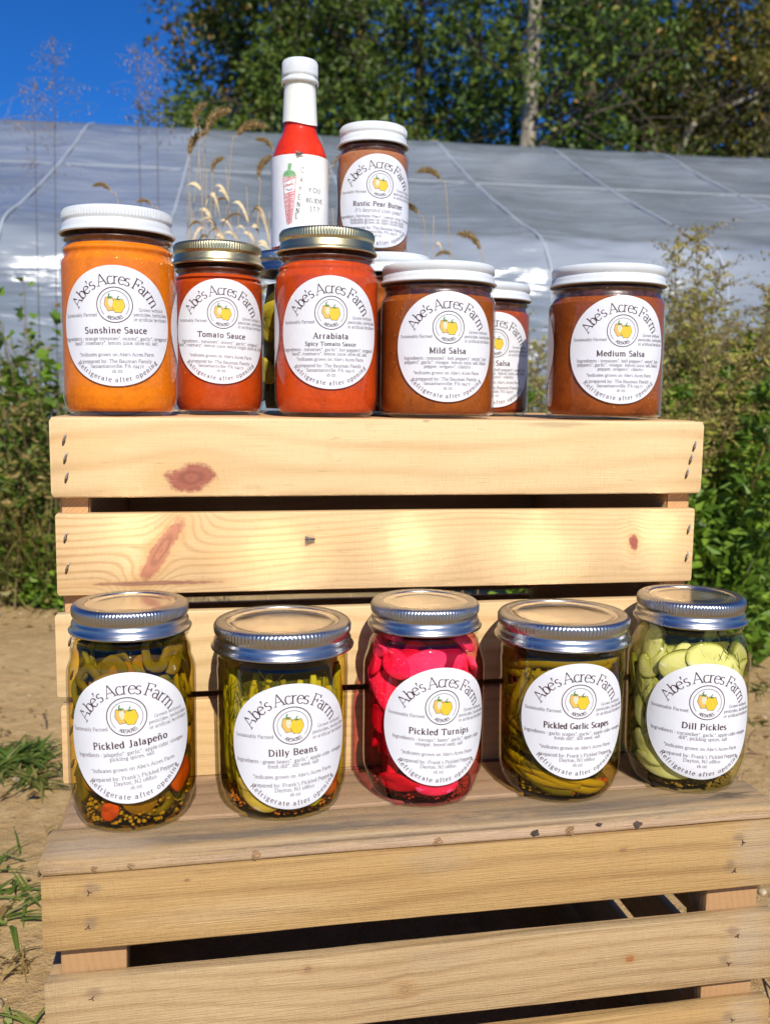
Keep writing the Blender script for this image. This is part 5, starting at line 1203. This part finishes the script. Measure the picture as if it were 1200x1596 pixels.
# ground cover
def cover(name, n, xr, yr, L, mat, label, hz, seed, excl=None, W=.6):
    rs = np.random.RandomState(seed); X = rs.uniform(*xr, n); Y = yr[0]+(yr[1]-yr[0])*rs.rand(n)**1.0
    edge = yr[0]+.14*np.sin(X*5)+.10*np.sin(X*13+1)+.06*np.sin(X*31); k = Y > edge; X, Y = X[k], Y[k]; n = len(X)
    Z = rs.rand(n)**1.5*hz*np.clip((Y-yr[0]+.1)/.3, .2, 1); an = rs.uniform(0, 6.28, n); el = rs.uniform(-.2, 1.0, n)
    D = np.stack([np.cos(an)*np.cos(el), np.sin(an)*np.cos(el), np.sin(el)], 1); LL = rs.uniform(L*.5, L, n)
    V, F = leaf_batch(np.stack([X, Y, Z], 1), D, LL, LL*W, rs=rs); o = put(name, fast_mesh(V, F, np.repeat(rs.beta(2.2, 2, n), 2)), mat); prop(o, label, 'ground cover', kind='stuff')
cover('ground_cover', 18000, (-1.6, -.55), (2.08, 2.5), .035, LEAF_GREEN, 'low bright green leafy ground cover along the left edge of the dirt', .20, 1)
cover('ground_cover', 12000, (.5, 1.8), (2.05, 2.8), .035, LEAF_GREEN, 'low bright green ground cover along the right edge of the dirt', .12, 2)
cover('ground_cover', 26000, (-3.5, 4.0), (2.7, 4.25), .06, LEAF_OLIVE, 'rough weedy strip between the dirt and the greenhouse', .22, 3)
def grassy(name, n, xr, yr, L, mat, label, seed, W=.004):
    rs = np.random.RandomState(seed); B = np.stack([rs.uniform(*xr, n), rs.uniform(*yr, n), np.zeros(n)], 1); an = rs.uniform(0, 6.28, n); el = rs.uniform(.7, 1.45, n)
    D = np.stack([np.cos(an)*np.cos(el), np.sin(an)*np.cos(el), np.sin(el)], 1); V, F = blade_batch(B, D, L*rs.uniform(.4, 1, n), np.full(n, W), rs.uniform(.05, .5, n), 5, rs)
    prop(put(name, fast_mesh(V, F, np.repeat(rs.rand(n), 5), True), mat), label, 'grass', kind='stuff')
grassy('dry_grass', 5200, (-1.6, -.56), (2.28, 2.9), .52, LEAF_STRAW, 'tall dry brown grass at the left behind the dirt', 4, .0055)
grassy('dry_grass', 900, (.55, 1.9), (2.5, 3.1), .50, LEAF_DRY, 'thin dry grass among the weeds on the right', 5)
grassy('green_grass', 1800, (-1.6, -.5), (2.2, 2.9), .30, GRASS, 'green grass blades mixed into the left weeds', 6, .006)
# small yellow flowers
for i, (px, py) in enumerate(((1113, 898), (1130, 903), (1150, 828), (1172, 860), (1174, 938), (1190, 934), (1100, 832), (1182, 700))):
    p = gp(px, py+26 if py > 880 else py+60); z = .045; p = at(px, py, min(p.y, 2.15)); fl = empty('yellow_flower', (p.x, p.y, 0), 0, ['small yellow flower just above the Dill Pickles lid', 'yellow flower right of the one above the Dill Pickles lid', 'yellow flower in the green weeds right of the second slat', 'yellow flower near the right edge among low weeds', 'lowest yellow flower at the dirt edge on the right', 'yellow flower at the right picture edge by the dirt', 'yellow flower close to the end of the second slat', 'tiny yellow flower high in the right hand weeds'][i], 'flower')
    zz = p.z; V, F = tube([(0, 0, 0), (.004, 0, zz*.5), (0, 0, zz)], .0010, 4); put('stem', mesh(V, F), STEMG, fl)
    rs = np.random.RandomState(i); n = 9; an = np.arange(n)*6.283/n; D = np.stack([np.cos(an), np.sin(an)*.8-.5, .5+0*an], 1); V, F = leaf_batch(np.tile([[0, 0, zz]], (n, 1)), D, np.full(n, .009), np.full(n, .006), rs=rs)
    put('petals', fast_mesh(V, F), flat('yellow_petal', (.85, .62, .03), .5), fl)

# ------------------------------------------------------------------ foxtail and panicle grasses behind the jars
def fox_head(L, r, seed):
    """bristly curved seed head as one mesh, base at origin, growing +z and nodding towards +x"""
    rs = np.random.RandomState(seed); P = np.array([(.55*L*(k/8)**2.2, 0, L*(k/8)*(1-.30*(k/8)**1.6)) for k in range(9)])
    n = 420; t = rs.rand(n); idx = t*8; i0 = np.minimum(idx.astype(int), 7); fr = (idx-i0)[:, None]; C = P[i0]*(1-fr)+P[i0+1]*fr; T = P[i0+1]-P[i0]; T /= np.linalg.norm(T, axis=1)[:, None]
    a = rs.normal(size=(n, 3)); a -= T*(a*T).sum(1)[:, None]; a /= np.linalg.norm(a, axis=1)[:, None]; env = np.sin(np.pi*np.clip(.06+t*.94, 0, 1))**.45
    D = a+T*rs.uniform(.4, 1.1, n)[:, None]; LL = r*env*rs.uniform(.8, 1.6, n); V, F = leaf_batch(C, D, LL, LL*.16, rs=rs)
    V2, F2 = tube(P, r*.42*np.array([.4, .8, 1, 1, 1, .95, .85, .6, .2]), 7); F2 = np.array([f for f in F2 if len(f) == 4]); tri = np.concatenate([F2[:, [0, 1, 2]], F2[:, [0, 2, 3]]])
    V, F = combine([(V, F), (np.array(V2), tri)]); return fast_mesh(V, F, rs.rand(len(F)), False)
FOX = leafmat('foxtail_bristle', [(0, (.36, .22, .08)), (.5, (.58, .39, .17)), (1, (.75, .56, .30))], trans=.4)
heads = [fox_head(.055, .0078, s) for s in range(3)]
fxs = [ # head base px,py, dir(+1 nods right), size, tilt
 (305, 195, 1, .75, -10, 'foxtail head arching left at the top of the dry clump'), (322, 205, 1, 1.0, 12, 'upright foxtail head at the top of the dry clump, right one of the pair'), (370, 210, 1, .95, 38, 'foxtail head leaning right below the hot sauce neck'),
 (295, 240, 1, .9, 4, 'thin vertical foxtail head left of the dry clump'), (330, 268, 1, .6, 5, 'short foxtail head inside the dry clump'), (403, 275, 1, .8, 2, 'foxtail head just left of the hot sauce bottle'),
 (172, 296, -1, .55, -40, 'small foxtail head curling over the Sunshine Sauce lid'), (236, 318, -1, .45, -45, 'tiny foxtail head right of the Sunshine Sauce lid centre'), (686, 278, -1, .75, -38, 'foxtail head curling left, right of the pear butter lid'),
 (652, 332, -1, .75, -38, 'foxtail head curling left beside the pear butter label'), (748, 388, -1, .85, -20, 'foxtail head standing above the Mild Salsa lid'), (1108, 362, -1, .75, -45, 'foxtail head curling left among the goldenrod'),
 (425, 232, -1, .6, -25, 'foxtail head peeking out left of the hot sauce shoulder'), (520, 255, 1, .7, 30, 'foxtail head between the hot sauce and pear butter'), (40, 470, -1, .7, -30, 'foxtail head at the left among the weeds'), (704, 396, -1, .5, -60, 'short foxtail head just above the Mild Salsa lid')]
for i, (px, py, sd, sz, tilt, lab) in enumerate(fxs):
    D = 1.45+.12*((i*7) % 5)/5 if i < 14 else 1.9; hp = at(px, py, D); D = 2.2 if i in (11, 14) else D; bx = at(px+(20 if sd < 0 else -45)+((i*37) % 60-30), 900, D)
    root = empty('foxtail_grass', (bx.x, D, 0), 0, lab, 'foxtail grass', 'foxtail grasses behind the jars')
    rel = Vector((hp.x-bx.x, 0, hp.z)); a = R_(tilt)
    P = smooth_curve([(0, 0, 0), (rel.x*.35, 0, rel.z*.45), (rel.x-.02*math.sin(a), 0, rel.z-.05), tuple(rel)], 6); V, F = tube(P, .0006, 5); put('stem', mesh(V, F), STRAWD, root)
    s = sz*D/1.45*1.0; ho = put('seed_head', heads[i % 3], FOX, root, tuple(rel), (0, a, 0)); ho.scale = (s*sd, s, s)
# dry stalks with curled leaves
def dry_stalk(px, topy, D, label, seed, lv):
    rs = np.random.RandomState(seed); hp = at(px, topy, D); bx = at(px+rs.uniform(-45, 45), 900, D); root = empty('dry_grass_stalk', (bx.x, D, 0), 0, label, 'dry grass', 'dry grass stalks behind the jars')
    tip = Vector((hp.x-bx.x, 0, hp.z)); P = smooth_curve([(0, 0, 0), (tip.x*.5+rs.normal()*.01, 0, tip.z*.5), tuple(tip)], 8); V, F = tube(P, np.linspace(.0014, .0004, len(P)), 5); put('stem', mesh(V, F), STRAWD, root)
    for q in range(lv):
        t = rs.uniform(.70, .99) if q else .97; b = P[int(t*(len(P)-1))]; sd = rs.choice((-1, 1)); L = rs.uniform(.04, .125); w = rs.uniform(.004, .0085); up = rs.uniform(.3, 1.2); V = []; F = []; m = 10
        for k in range(m+1):
            u = k/m; x = sd*(L*.38*u); z = L*up*(u*1.3-1.7*u*u); tw = u*rs.uniform(1, 2.2)+q; ww = w*math.sin(math.pi*min(1, .12+.88*u))**.7*.5
            V += [(b.x+x-ww*math.cos(tw)*.5, b.y-ww*math.sin(tw), b.z+z-ww*.6), (b.x+x+ww*math.cos(tw)*.5, b.y+ww*math.sin(tw), b.z+z+ww*.6)]
        for k in range(m): F.append((2*k, 2*k+1, 2*k+3, 2*k+2))
        put('leaf', mesh(V, F), STRAW, root)
for i, (px, ty, lab) in enumerate(((310, 235, 'dry stalk with a bright curled sheath left in the straw clump'), (322, 262, 'thick dry stalk at the centre of the straw clump'), (335, 300, 'dry stalk with curled leaves right of the straw clump centre'), (296, 300, 'dry stalk with a long drooping leaf left in the straw clump'), (352, 258, 'leaning dry stalk whose leaf hangs down under the foxtail'), (384, 290, 'dry stalk with hanging leaves left of the hot sauce label'), (404, 305, 'dry stalk touching the left edge of the hot sauce label'), (372, 322, 'short dry stalk above the Tomato Sauce lid'), (420, 330, 'dry stalk half hidden by the hot sauce bottle'), (518, 320, 'dry stalk between the hot sauce and pear butter jars'), (676, 335, 'dry stalk right of the pear butter jar'), (328, 330, 'broken dry stalk low in the straw clump'))):
    dry_stalk(px, ty, 1.42+.03*(i % 5), lab, 200+i, 8 if 290 < px < 420 else 3)
# airy panicle grasses
def panicle(px, ty, by, D, label, seed, dens=26, wid=.10):
    rs = np.random.RandomState(seed); hp = at(px, ty, D); bx = at(px+rs.uniform(0, 30), 900, D); root = empty('panicle_grass', (bx.x, D, 0), 0, label, 'panicle grass')
    tip = Vector((hp.x-bx.x, 0, hp.z)); P = smooth_curve([(0, 0, 0), (tip.x*.4, 0, tip.z*.5), tuple(tip)], 10); V, F = tube(P, np.linspace(.0020, .0007, len(P)), 5); put('stem', mesh(V, F), flat('dark_stem', (.10, .085, .07), .7), root)
    z0 = at(px, by, D).z; mb = MB(); C = []; Dd = []
    for q in range(dens):
        u = q/dens; z = z0+(tip.z-z0)*u**.85; b = Vector((tip.x*(z/tip.z)**1.2, 0, z)); a = rs.uniform(0, 6.28); L = wid*(1-u)**.6*rs.uniform(.5, 1)+.01
        e = b+Vector((math.cos(a)*L, math.sin(a)*L*.7, L*rs.uniform(-.1, .5))); V, F = tube([b, (b+e)/2+Vector((0, 0, .12*L)), e], .00032, 3, False); mb.add(V, F)
        for k in range(10):
            w = rs.uniform(.35, 1.05); c = b+(e-b)*w+Vector((rs.normal()*.006, rs.normal()*.006, -abs(rs.normal())*.010)); C.append(list(c)); Dd.append((rs.normal()*.4, rs.normal()*.4, -1))
    put('branches', mb.mesh(), flat('fine_branch', (.26, .20, .15), .7), root)
    C = np.array(C); n = len(C); L = rs.uniform(.004, .009, n); V, F = leaf_batch(C, np.array(Dd, float), L, L*.45, rs=rs)
    prop(put('spikelets', fast_mesh(V, F, np.repeat(rs.rand(n), 2)), leafmat('spikelet_%d' % seed, [(0, (.22, .16, .13)), (1, (.50, .40, .34))]), root), kind='stuff')
panicle(84, 55, 215, 2.35, 'tall airy panicle grass reaching into the blue sky at upper left', 301, 32, .13)
panicle(52, 120, 300, 2.45, 'shorter panicle grass at the left picture edge', 302, 32, .13)
panicle(212, 66, 200, 2.3, 'straight panicle grass left of the trees with loose drooping spikelets', 303, 32, .10)
panicle(243, 78, 230, 2.4, 'panicle grass overlapping the lower left of the trees', 304, 24, .10)

# ------------------------------------------------------------------ greenhouse
def greenhouse():
    RZ = 2.6; pa = at(0, 183, 1); pb = at(1200, 247, 1)
    def onz(p): d = p-Vector((0, 0, EYE)); k = (RZ-EYE)/d.z; return Vector((0, 0, EYE))+d*k
    A, B = onz(pa), onz(pb); ax = (B-A).normalized(); nrm = Vector((ax.y, -ax.x, 0)); yaw = math.atan2(ax.y, ax.x)
    root = empty('greenhouse', (A.x, A.y, 0), yaw, 'long low greenhouse tunnel covered in cloudy grey plastic sheet in front of the trees', 'greenhouse')
    prof = smooth_curve([(-3.26, 0, 0), (-3.26, .5, 0), (-3.25, 1.06, 0), (-3.16, 1.24, 0), (-3.0, 1.36, 0), (-2.62, 1.50, 0), (-1.9, 1.79, 0), (-1.0, 2.18, 0), (-.42, 2.46, 0), (0, 2.60, 0)], 5)
    prof = [(p.x, p.y) for p in prof]; prof += [(-a, b) for a, b in prof[::-1][1:]]
    X0, X1 = -9.5, 15.0
    ribx = []; px0 = None
    for px, py in ((160, 215), (305, 197), (665, 226), (835, 235), (1000, 243), (1160, 250)):
        q = onz(at(px, py, 1)); ribx.append((q-A).dot(ax))
    d = (ribx[3]-ribx[2]); d = 1.02 if not .4 < d < 3 else d
    allx = sorted(ribx+[ribx[-1]+d*k for k in range(1, 9)]+[ribx[0]-d*k for k in range(1, 7)])
    if ribx[2]-ribx[1] > 1.5*d: allx = sorted(allx+[(ribx[1]+ribx[2])/2])
    allx = [x for x in allx if X0 < x < X1]
    nx = 420; xs = np.linspace(X0, X1, nx); m = len(prof); V = np.zeros((m, nx, 3)); rs = np.random.RandomState(4)
    dist = np.min(np.abs(xs[:, None]-np.array(allx)[None]), axis=1); sag = -.035*np.clip(dist/(d/2), 0, 1)**.7
    for j, (y, z) in enumerate(prof):
        t = j/(m-1); wr = .006*np.sin(xs*7+j*.9)+.004*np.sin(xs*17-j*1.7)+.003*np.sin(xs*31+j*2.3)
        ln = math.hypot(y/3.26, (z)/2.6); s = (sag+wr*(1 if .02 < t < .98 else 0))*(0.15 if abs(y) < .05 else 1)
        V[j, :, 0] = xs; V[j, :, 1] = y*(1+s/3.0); V[j, :, 2] = np.maximum(z*(1+s/2.6)-.002, 0) if 0 < j < m-1 else -.02
    ii = np.arange(m-1)[:, None]*nx+np.arange(nx-1)[None]; F = np.stack([ii, ii+1, ii+nx+1, ii+nx], -1).reshape(-1, 4)
    t = NT('cloudy_plastic'); c = t.coord(); v = t.mapv(c, (.55, 3.2, 5.5)); n = t.noise(v, 1.1, 4, .55, .6); n2 = t.noise(t.mapv(c, (1.2, 9, 16)), 1.4, 4, .6, .4); n3 = t.noise(c, .8, 3)
    col = t.mix(t.map(n3, .35, .65), (.36, .395, .43), (.215, .245, .28)); col = t.mix(t.map(n, .52, .68, 0, .20), col, (.48, .52, .56))
    n4 = t.noise(t.mapv(c, (3.0, 30, 40)), 1.2, 3, .6, .8); nrm = t.bump(t.math('ADD', t.math('ADD', n, t.math('MULTIPLY', n2, .13)), t.math('MULTIPLY', n4, .02)), .42, .09)
    p = t.pbr(col, t.map(n2, .3, .7, .14, .30), 0, nrm, .6, coat=.35, coat_rough=.12, finish=False)
    tr = t.node('ShaderNodeBsdfTransparent'); tr.inputs[0].default_value = (.75, .8, .85, 1); mx = t.node('ShaderNodeMixShader'); mx.inputs[0].default_value = .14
    t.l.new(p.outputs[0], mx.inputs[1]); t.l.new(tr.outputs[0], mx.inputs[2]); t.l.new(mx.outputs[0], t.out.inputs['Surface'])
    put('plastic_cover', fast_mesh(V.reshape(-1, 3), F, smooth=True), t.m, root)
    pm = flat('hoop_pipe', (.46, .49, .52), .5, .0); V, F = tube([(0, y*1.0005, z*1.0005-.001) for y, z in prof], .0055, 8); rm = mesh(V, F)
    for x in allx: put('hoop', rm, pm, root, (x, 0, 0))
    bb = flat('bottom_rail', (.42, .44, .45), .6)
    V, F = tube([(X0, -1.55, 1.935), (X1, -1.55, 1.935)], .004, 6); put('purlin', mesh(V, F), bb, root)
    V, F = tube([(X0, -3.28, .10), (X1, -3.28, .10)], .03, 6); put('base_rail', mesh(V, F), bb, root)
    for xe in (X0, X1):
        pts = [(xe, y, max(z, 0)) for y, z in prof]; put('end_wall', mesh(pts, [tuple(range(len(pts)))], False), bpy.data.materials['cloudy_plastic'], root)
greenhouse()

# ------------------------------------------------------------------ trees
TREE_G = leafmat('tree_leaf_green', [(0, (.03, .055, .010)), (.5, (.095, .155, .022)), (.86, (.20, .26, .035)), (.94, (.36, .28, .04)), (1, (.50, .20, .03))], trans=.25)
TREE_D = leafmat('tree_leaf_deep', [(0, (.022, .045, .009)), (.5, (.07, .14, .02)), (.9, (.16, .26, .03)), (1, (.30, .30, .05))], trans=.25)
TREE_O = leafmat('tree_leaf_olive', [(0, (.05, .055, .012)), (.5, (.17, .155, .03)), (.85, (.30, .24, .045)), (.93, (.46, .27, .04)), (1, (.56, .30, .05))], trans=.3)
TREE_R = leafmat('tree_leaf_rusty', [(0, (.03, .05, .01)), (.45, (.10, .13, .02)), (.7, (.26, .17, .035)), (1, (.52, .20, .06))], trans=.3)
def bark(name, c1, c2):
    t = NT(name); c = t.coord(); n = t.noise(t.mapv(c, (9, 9, 2.2)), 1.6, 5, .65); t.pbr(t.ramp(n, [(.3, c2), (.6, c1), (.8, tuple(x*1.3 for x in c1))]), .9, 0, t.bump(n, .9, .05), .2); return t.m
BARK = bark('pale_bark', (.42, .36, .27), (.17, .14, .10)); BARKD = bark('dark_bark', (.11, .085, .06), (.045, .036, .028))
def tree(px, D, H, rt, cz, crx, crz, ncl, nl, label, mat, seed, bk=BARKD, lean=0.0, leafL=.10, cx=0.0, bare=False, clr=.42, trunkfn=None, name='tree'):
    rs = np.random.RandomState(seed); p = at(px, 300, D); root = empty(name, (p.x, D, 0), 0, label, 'tree', 'trees behind the greenhouse')
    P = trunkfn(H) if trunkfn else [(0, 0, -.1), (lean*.3+rs.normal()*.05, 0, H*.35), (lean*.7, rs.normal()*.1, H*.7), (lean, 0, H)]
    P = smooth_curve(P, 6); mb = MB(); V, F = tube(P, np.linspace(rt, rt*.25, len(P)), 10); mb.add(V, F); put('trunk', mb.mesh(), bk, root)
    Pn = np.array([list(q) for q in P]); lb = MB(); C = []
    nb = 26
    for b in range(nb):
        t = rs.uniform(.28, .97); s = Pn[int(t*(len(Pn)-1))]; a = rs.uniform(0, 6.28); L = crx*rs.uniform(.5, 1.1); e = s+np.array([math.cos(a)*L, math.sin(a)*L, L*rs.uniform(.05, .7)])
        m1 = (s+e)/2+rs.normal(size=3)*.12*L; Q = smooth_curve([s, m1, e], 5); V, F = tube(Q, np.linspace(rt*.26*(1.15-t), .008, len(Q)), 5, False); lb.add(V, F)
        for k in range(4 if not bare else 9):
            u = Q[rs.randint(3, len(Q))]; ee = np.array(list(u))+rs.normal(size=3)*.45*(1 if not bare else 1.2); mm = (np.array(list(u))+ee)/2+rs.normal(size=3)*.06; V, F = tube([tuple(u), tuple(mm), tuple(ee)], [.010, .007, .003], 4, False); lb.add(V, F)
            C.append(ee)
    prop(put('limbs', lb.mesh(), BARKD if trunkfn else bk, root), kind='stuff')
    if bare: return root
    th = rs.uniform(0, 6.28, ncl); rr = rs.rand(ncl)**.45; zz = rs.uniform(-1, 1, ncl); w = np.sqrt(np.clip(1-zz**2*.8, 0, 1))
    cc = np.stack([cx+lean*.6+np.cos(th)*rr*crx*w, np.sin(th)*rr*crx*w*.8, cz+zz*crz], 1); cc = np.concatenate([cc, np.array(C)[:, :3]]) if len(C) else cc
    k = rs.randint(0, len(cc), nl); g = rs.normal(size=(nl, 3)); g *= (rs.rand(nl)**.33/np.linalg.norm(g, axis=1))[:, None]; sz = rs.uniform(.6, 1.3, len(cc))[k][:, None]*clr
    pts = cc[k]+g*sz*np.array([1, 1, .72]); D_ = rs.normal(size=(nl, 3))+[0, -.3, -.5]; L = rs.uniform(.6, 1.2, nl)*leafL
    V, F = leaf_batch(pts, D_, L, L*.62, rs=rs); hue = rs.rand(len(cc))[k]*.5+rs.rand(nl)*.5
    prop(put('crown', fast_mesh(V, F, np.repeat(hue, 2)), mat, root), kind='stuff')
    return root
T = [ # px, D, H, rt, cz, crx, crz, ncl, nl, label, mat
 (432, 13.5, 9.0, .16, 5.0, 1.35, 2.7, 75, 17000, 'leafy dark green tree behind the hot sauce bottle, leftmost of the full trees', TREE_G, 1),
 (470, 15.0, 10., .18, 5.6, 1.8, 3.0, 80, 16000, 'green tree with orange tinged leaves right behind the hot sauce neck', TREE_R, 2),
 (378, 14.2, 6.5, .08, 3.8, .95, 1.5, 30, 6500, 'small rust tinted tree low at the left end of the tree line', TREE_R, 3),
 (560, 13.8, 10., .15, 5.2, 1.6, 2.8, 50, 11500, 'green tree above the pear butter jar', TREE_G, 4),
 (650, 14.5, 9.5, .13, 4.8, 1.5, 2.4, 34, 6500, 'loose green tree with blue sky showing through right of the pear butter jar', TREE_G, 5),
 (738, 15.5, 9.5, .12, 4.4, 1.5, 2.1, 32, 6000, 'thin green tree left of the pale trunk', TREE_D, 6),
 (905, 13.0, 10., .15, 5.0, 1.45, 2.8, 68, 15000, 'dense dark green tree right of the pale trunk', TREE_D, 7),
 (1075, 14.0, 9.0, .13, 4.9, 1.7, 2.7, 44, 9500, 'olive brown tree with pale branches reaching right', TREE_O, 8),
 (1180, 12.8, 9.5, .14, 5.0, 1.4, 2.9, 60, 14500, 'olive and brown tree at the right picture edge', TREE_O, 9),
 (1290, 14.0, 9.5, .15, 5.0, 1.8, 3.0, 60, 12000, 'olive tree mostly outside the right picture edge', TREE_O, 10),
 (985, 15.5, 8.0, .12, 3.6, 1.5, 1.3, 40, 9500, 'low bushy green tree between the dense tree and the curved trunk', TREE_D, 12),
 (800, 16.5, 8.0, .12, 3.4, 1.6, 1.1, 40, 9000, 'low dark green tree behind the foot of the pale trunk', TREE_D, 13),
 (620, 17.0, 8.0, .12, 3.5, 2.0, 1.0, 34, 6500, 'low dark tree filling in behind the pear butter jar', TREE_D, 14),
 (450, 17.0, 8.0, .12, 3.5, 1.8, 1.3, 44, 9000, 'low dark tree behind the orange tinged one', TREE_D, 15),
 (1130, 17.0, 8.0, .12, 3.5, 2.0, 1.3, 44, 9500, 'low olive tree filling in at the back right', TREE_O, 16)]
for a in T: tree(*a[:10], a[10], a[11])
tree(823, 11.5, 12., .135, 8.8, 1.8, 1.6, 40, 6000, 'tall tree with thick pale bare trunk right of centre', TREE_G, 11, BARK, trunkfn=lambda H: [(-.10, 0, -.1), (-.06, 0, 2.4), (.0, 0, 4.2), (.03, 0, 6.5), (0, 0, H)])
tree(985, 13.2, 10., .09, 8.0, 1.3, 1.0, 20, 2500, 'slender tree with a curved dark trunk against the blue sky', TREE_G, 17, BARKD, trunkfn=lambda H: [(-.30, 0, -.1), (-.18, 0, 2.6), (.10, 0, 3.6), (.14, 0, 4.4), (-.22, 0, 5.2), (-.30, 0, 6.2), (-.3, 0, H)])
tree(1050, 12.4, 7.0, .075, 6.5, .8, .6, 8, 700, 'leaning bare tree with a pale trunk in front of the olive trees', TREE_O, 18, BARK, trunkfn=lambda H: [(.05, 0, -.1), (.0, 0, 2.6), (.02, 0, 3.4), (.25, 0, 4.0), (1.0, 0, 4.35), (1.9, 0, 4.9)])
tree(15, 26., 7.5, .05, 6, 1.8, 2, 8, 10, 'faint bare tree far away at the left picture edge', TREE_O, 19, BARK, bare=True)
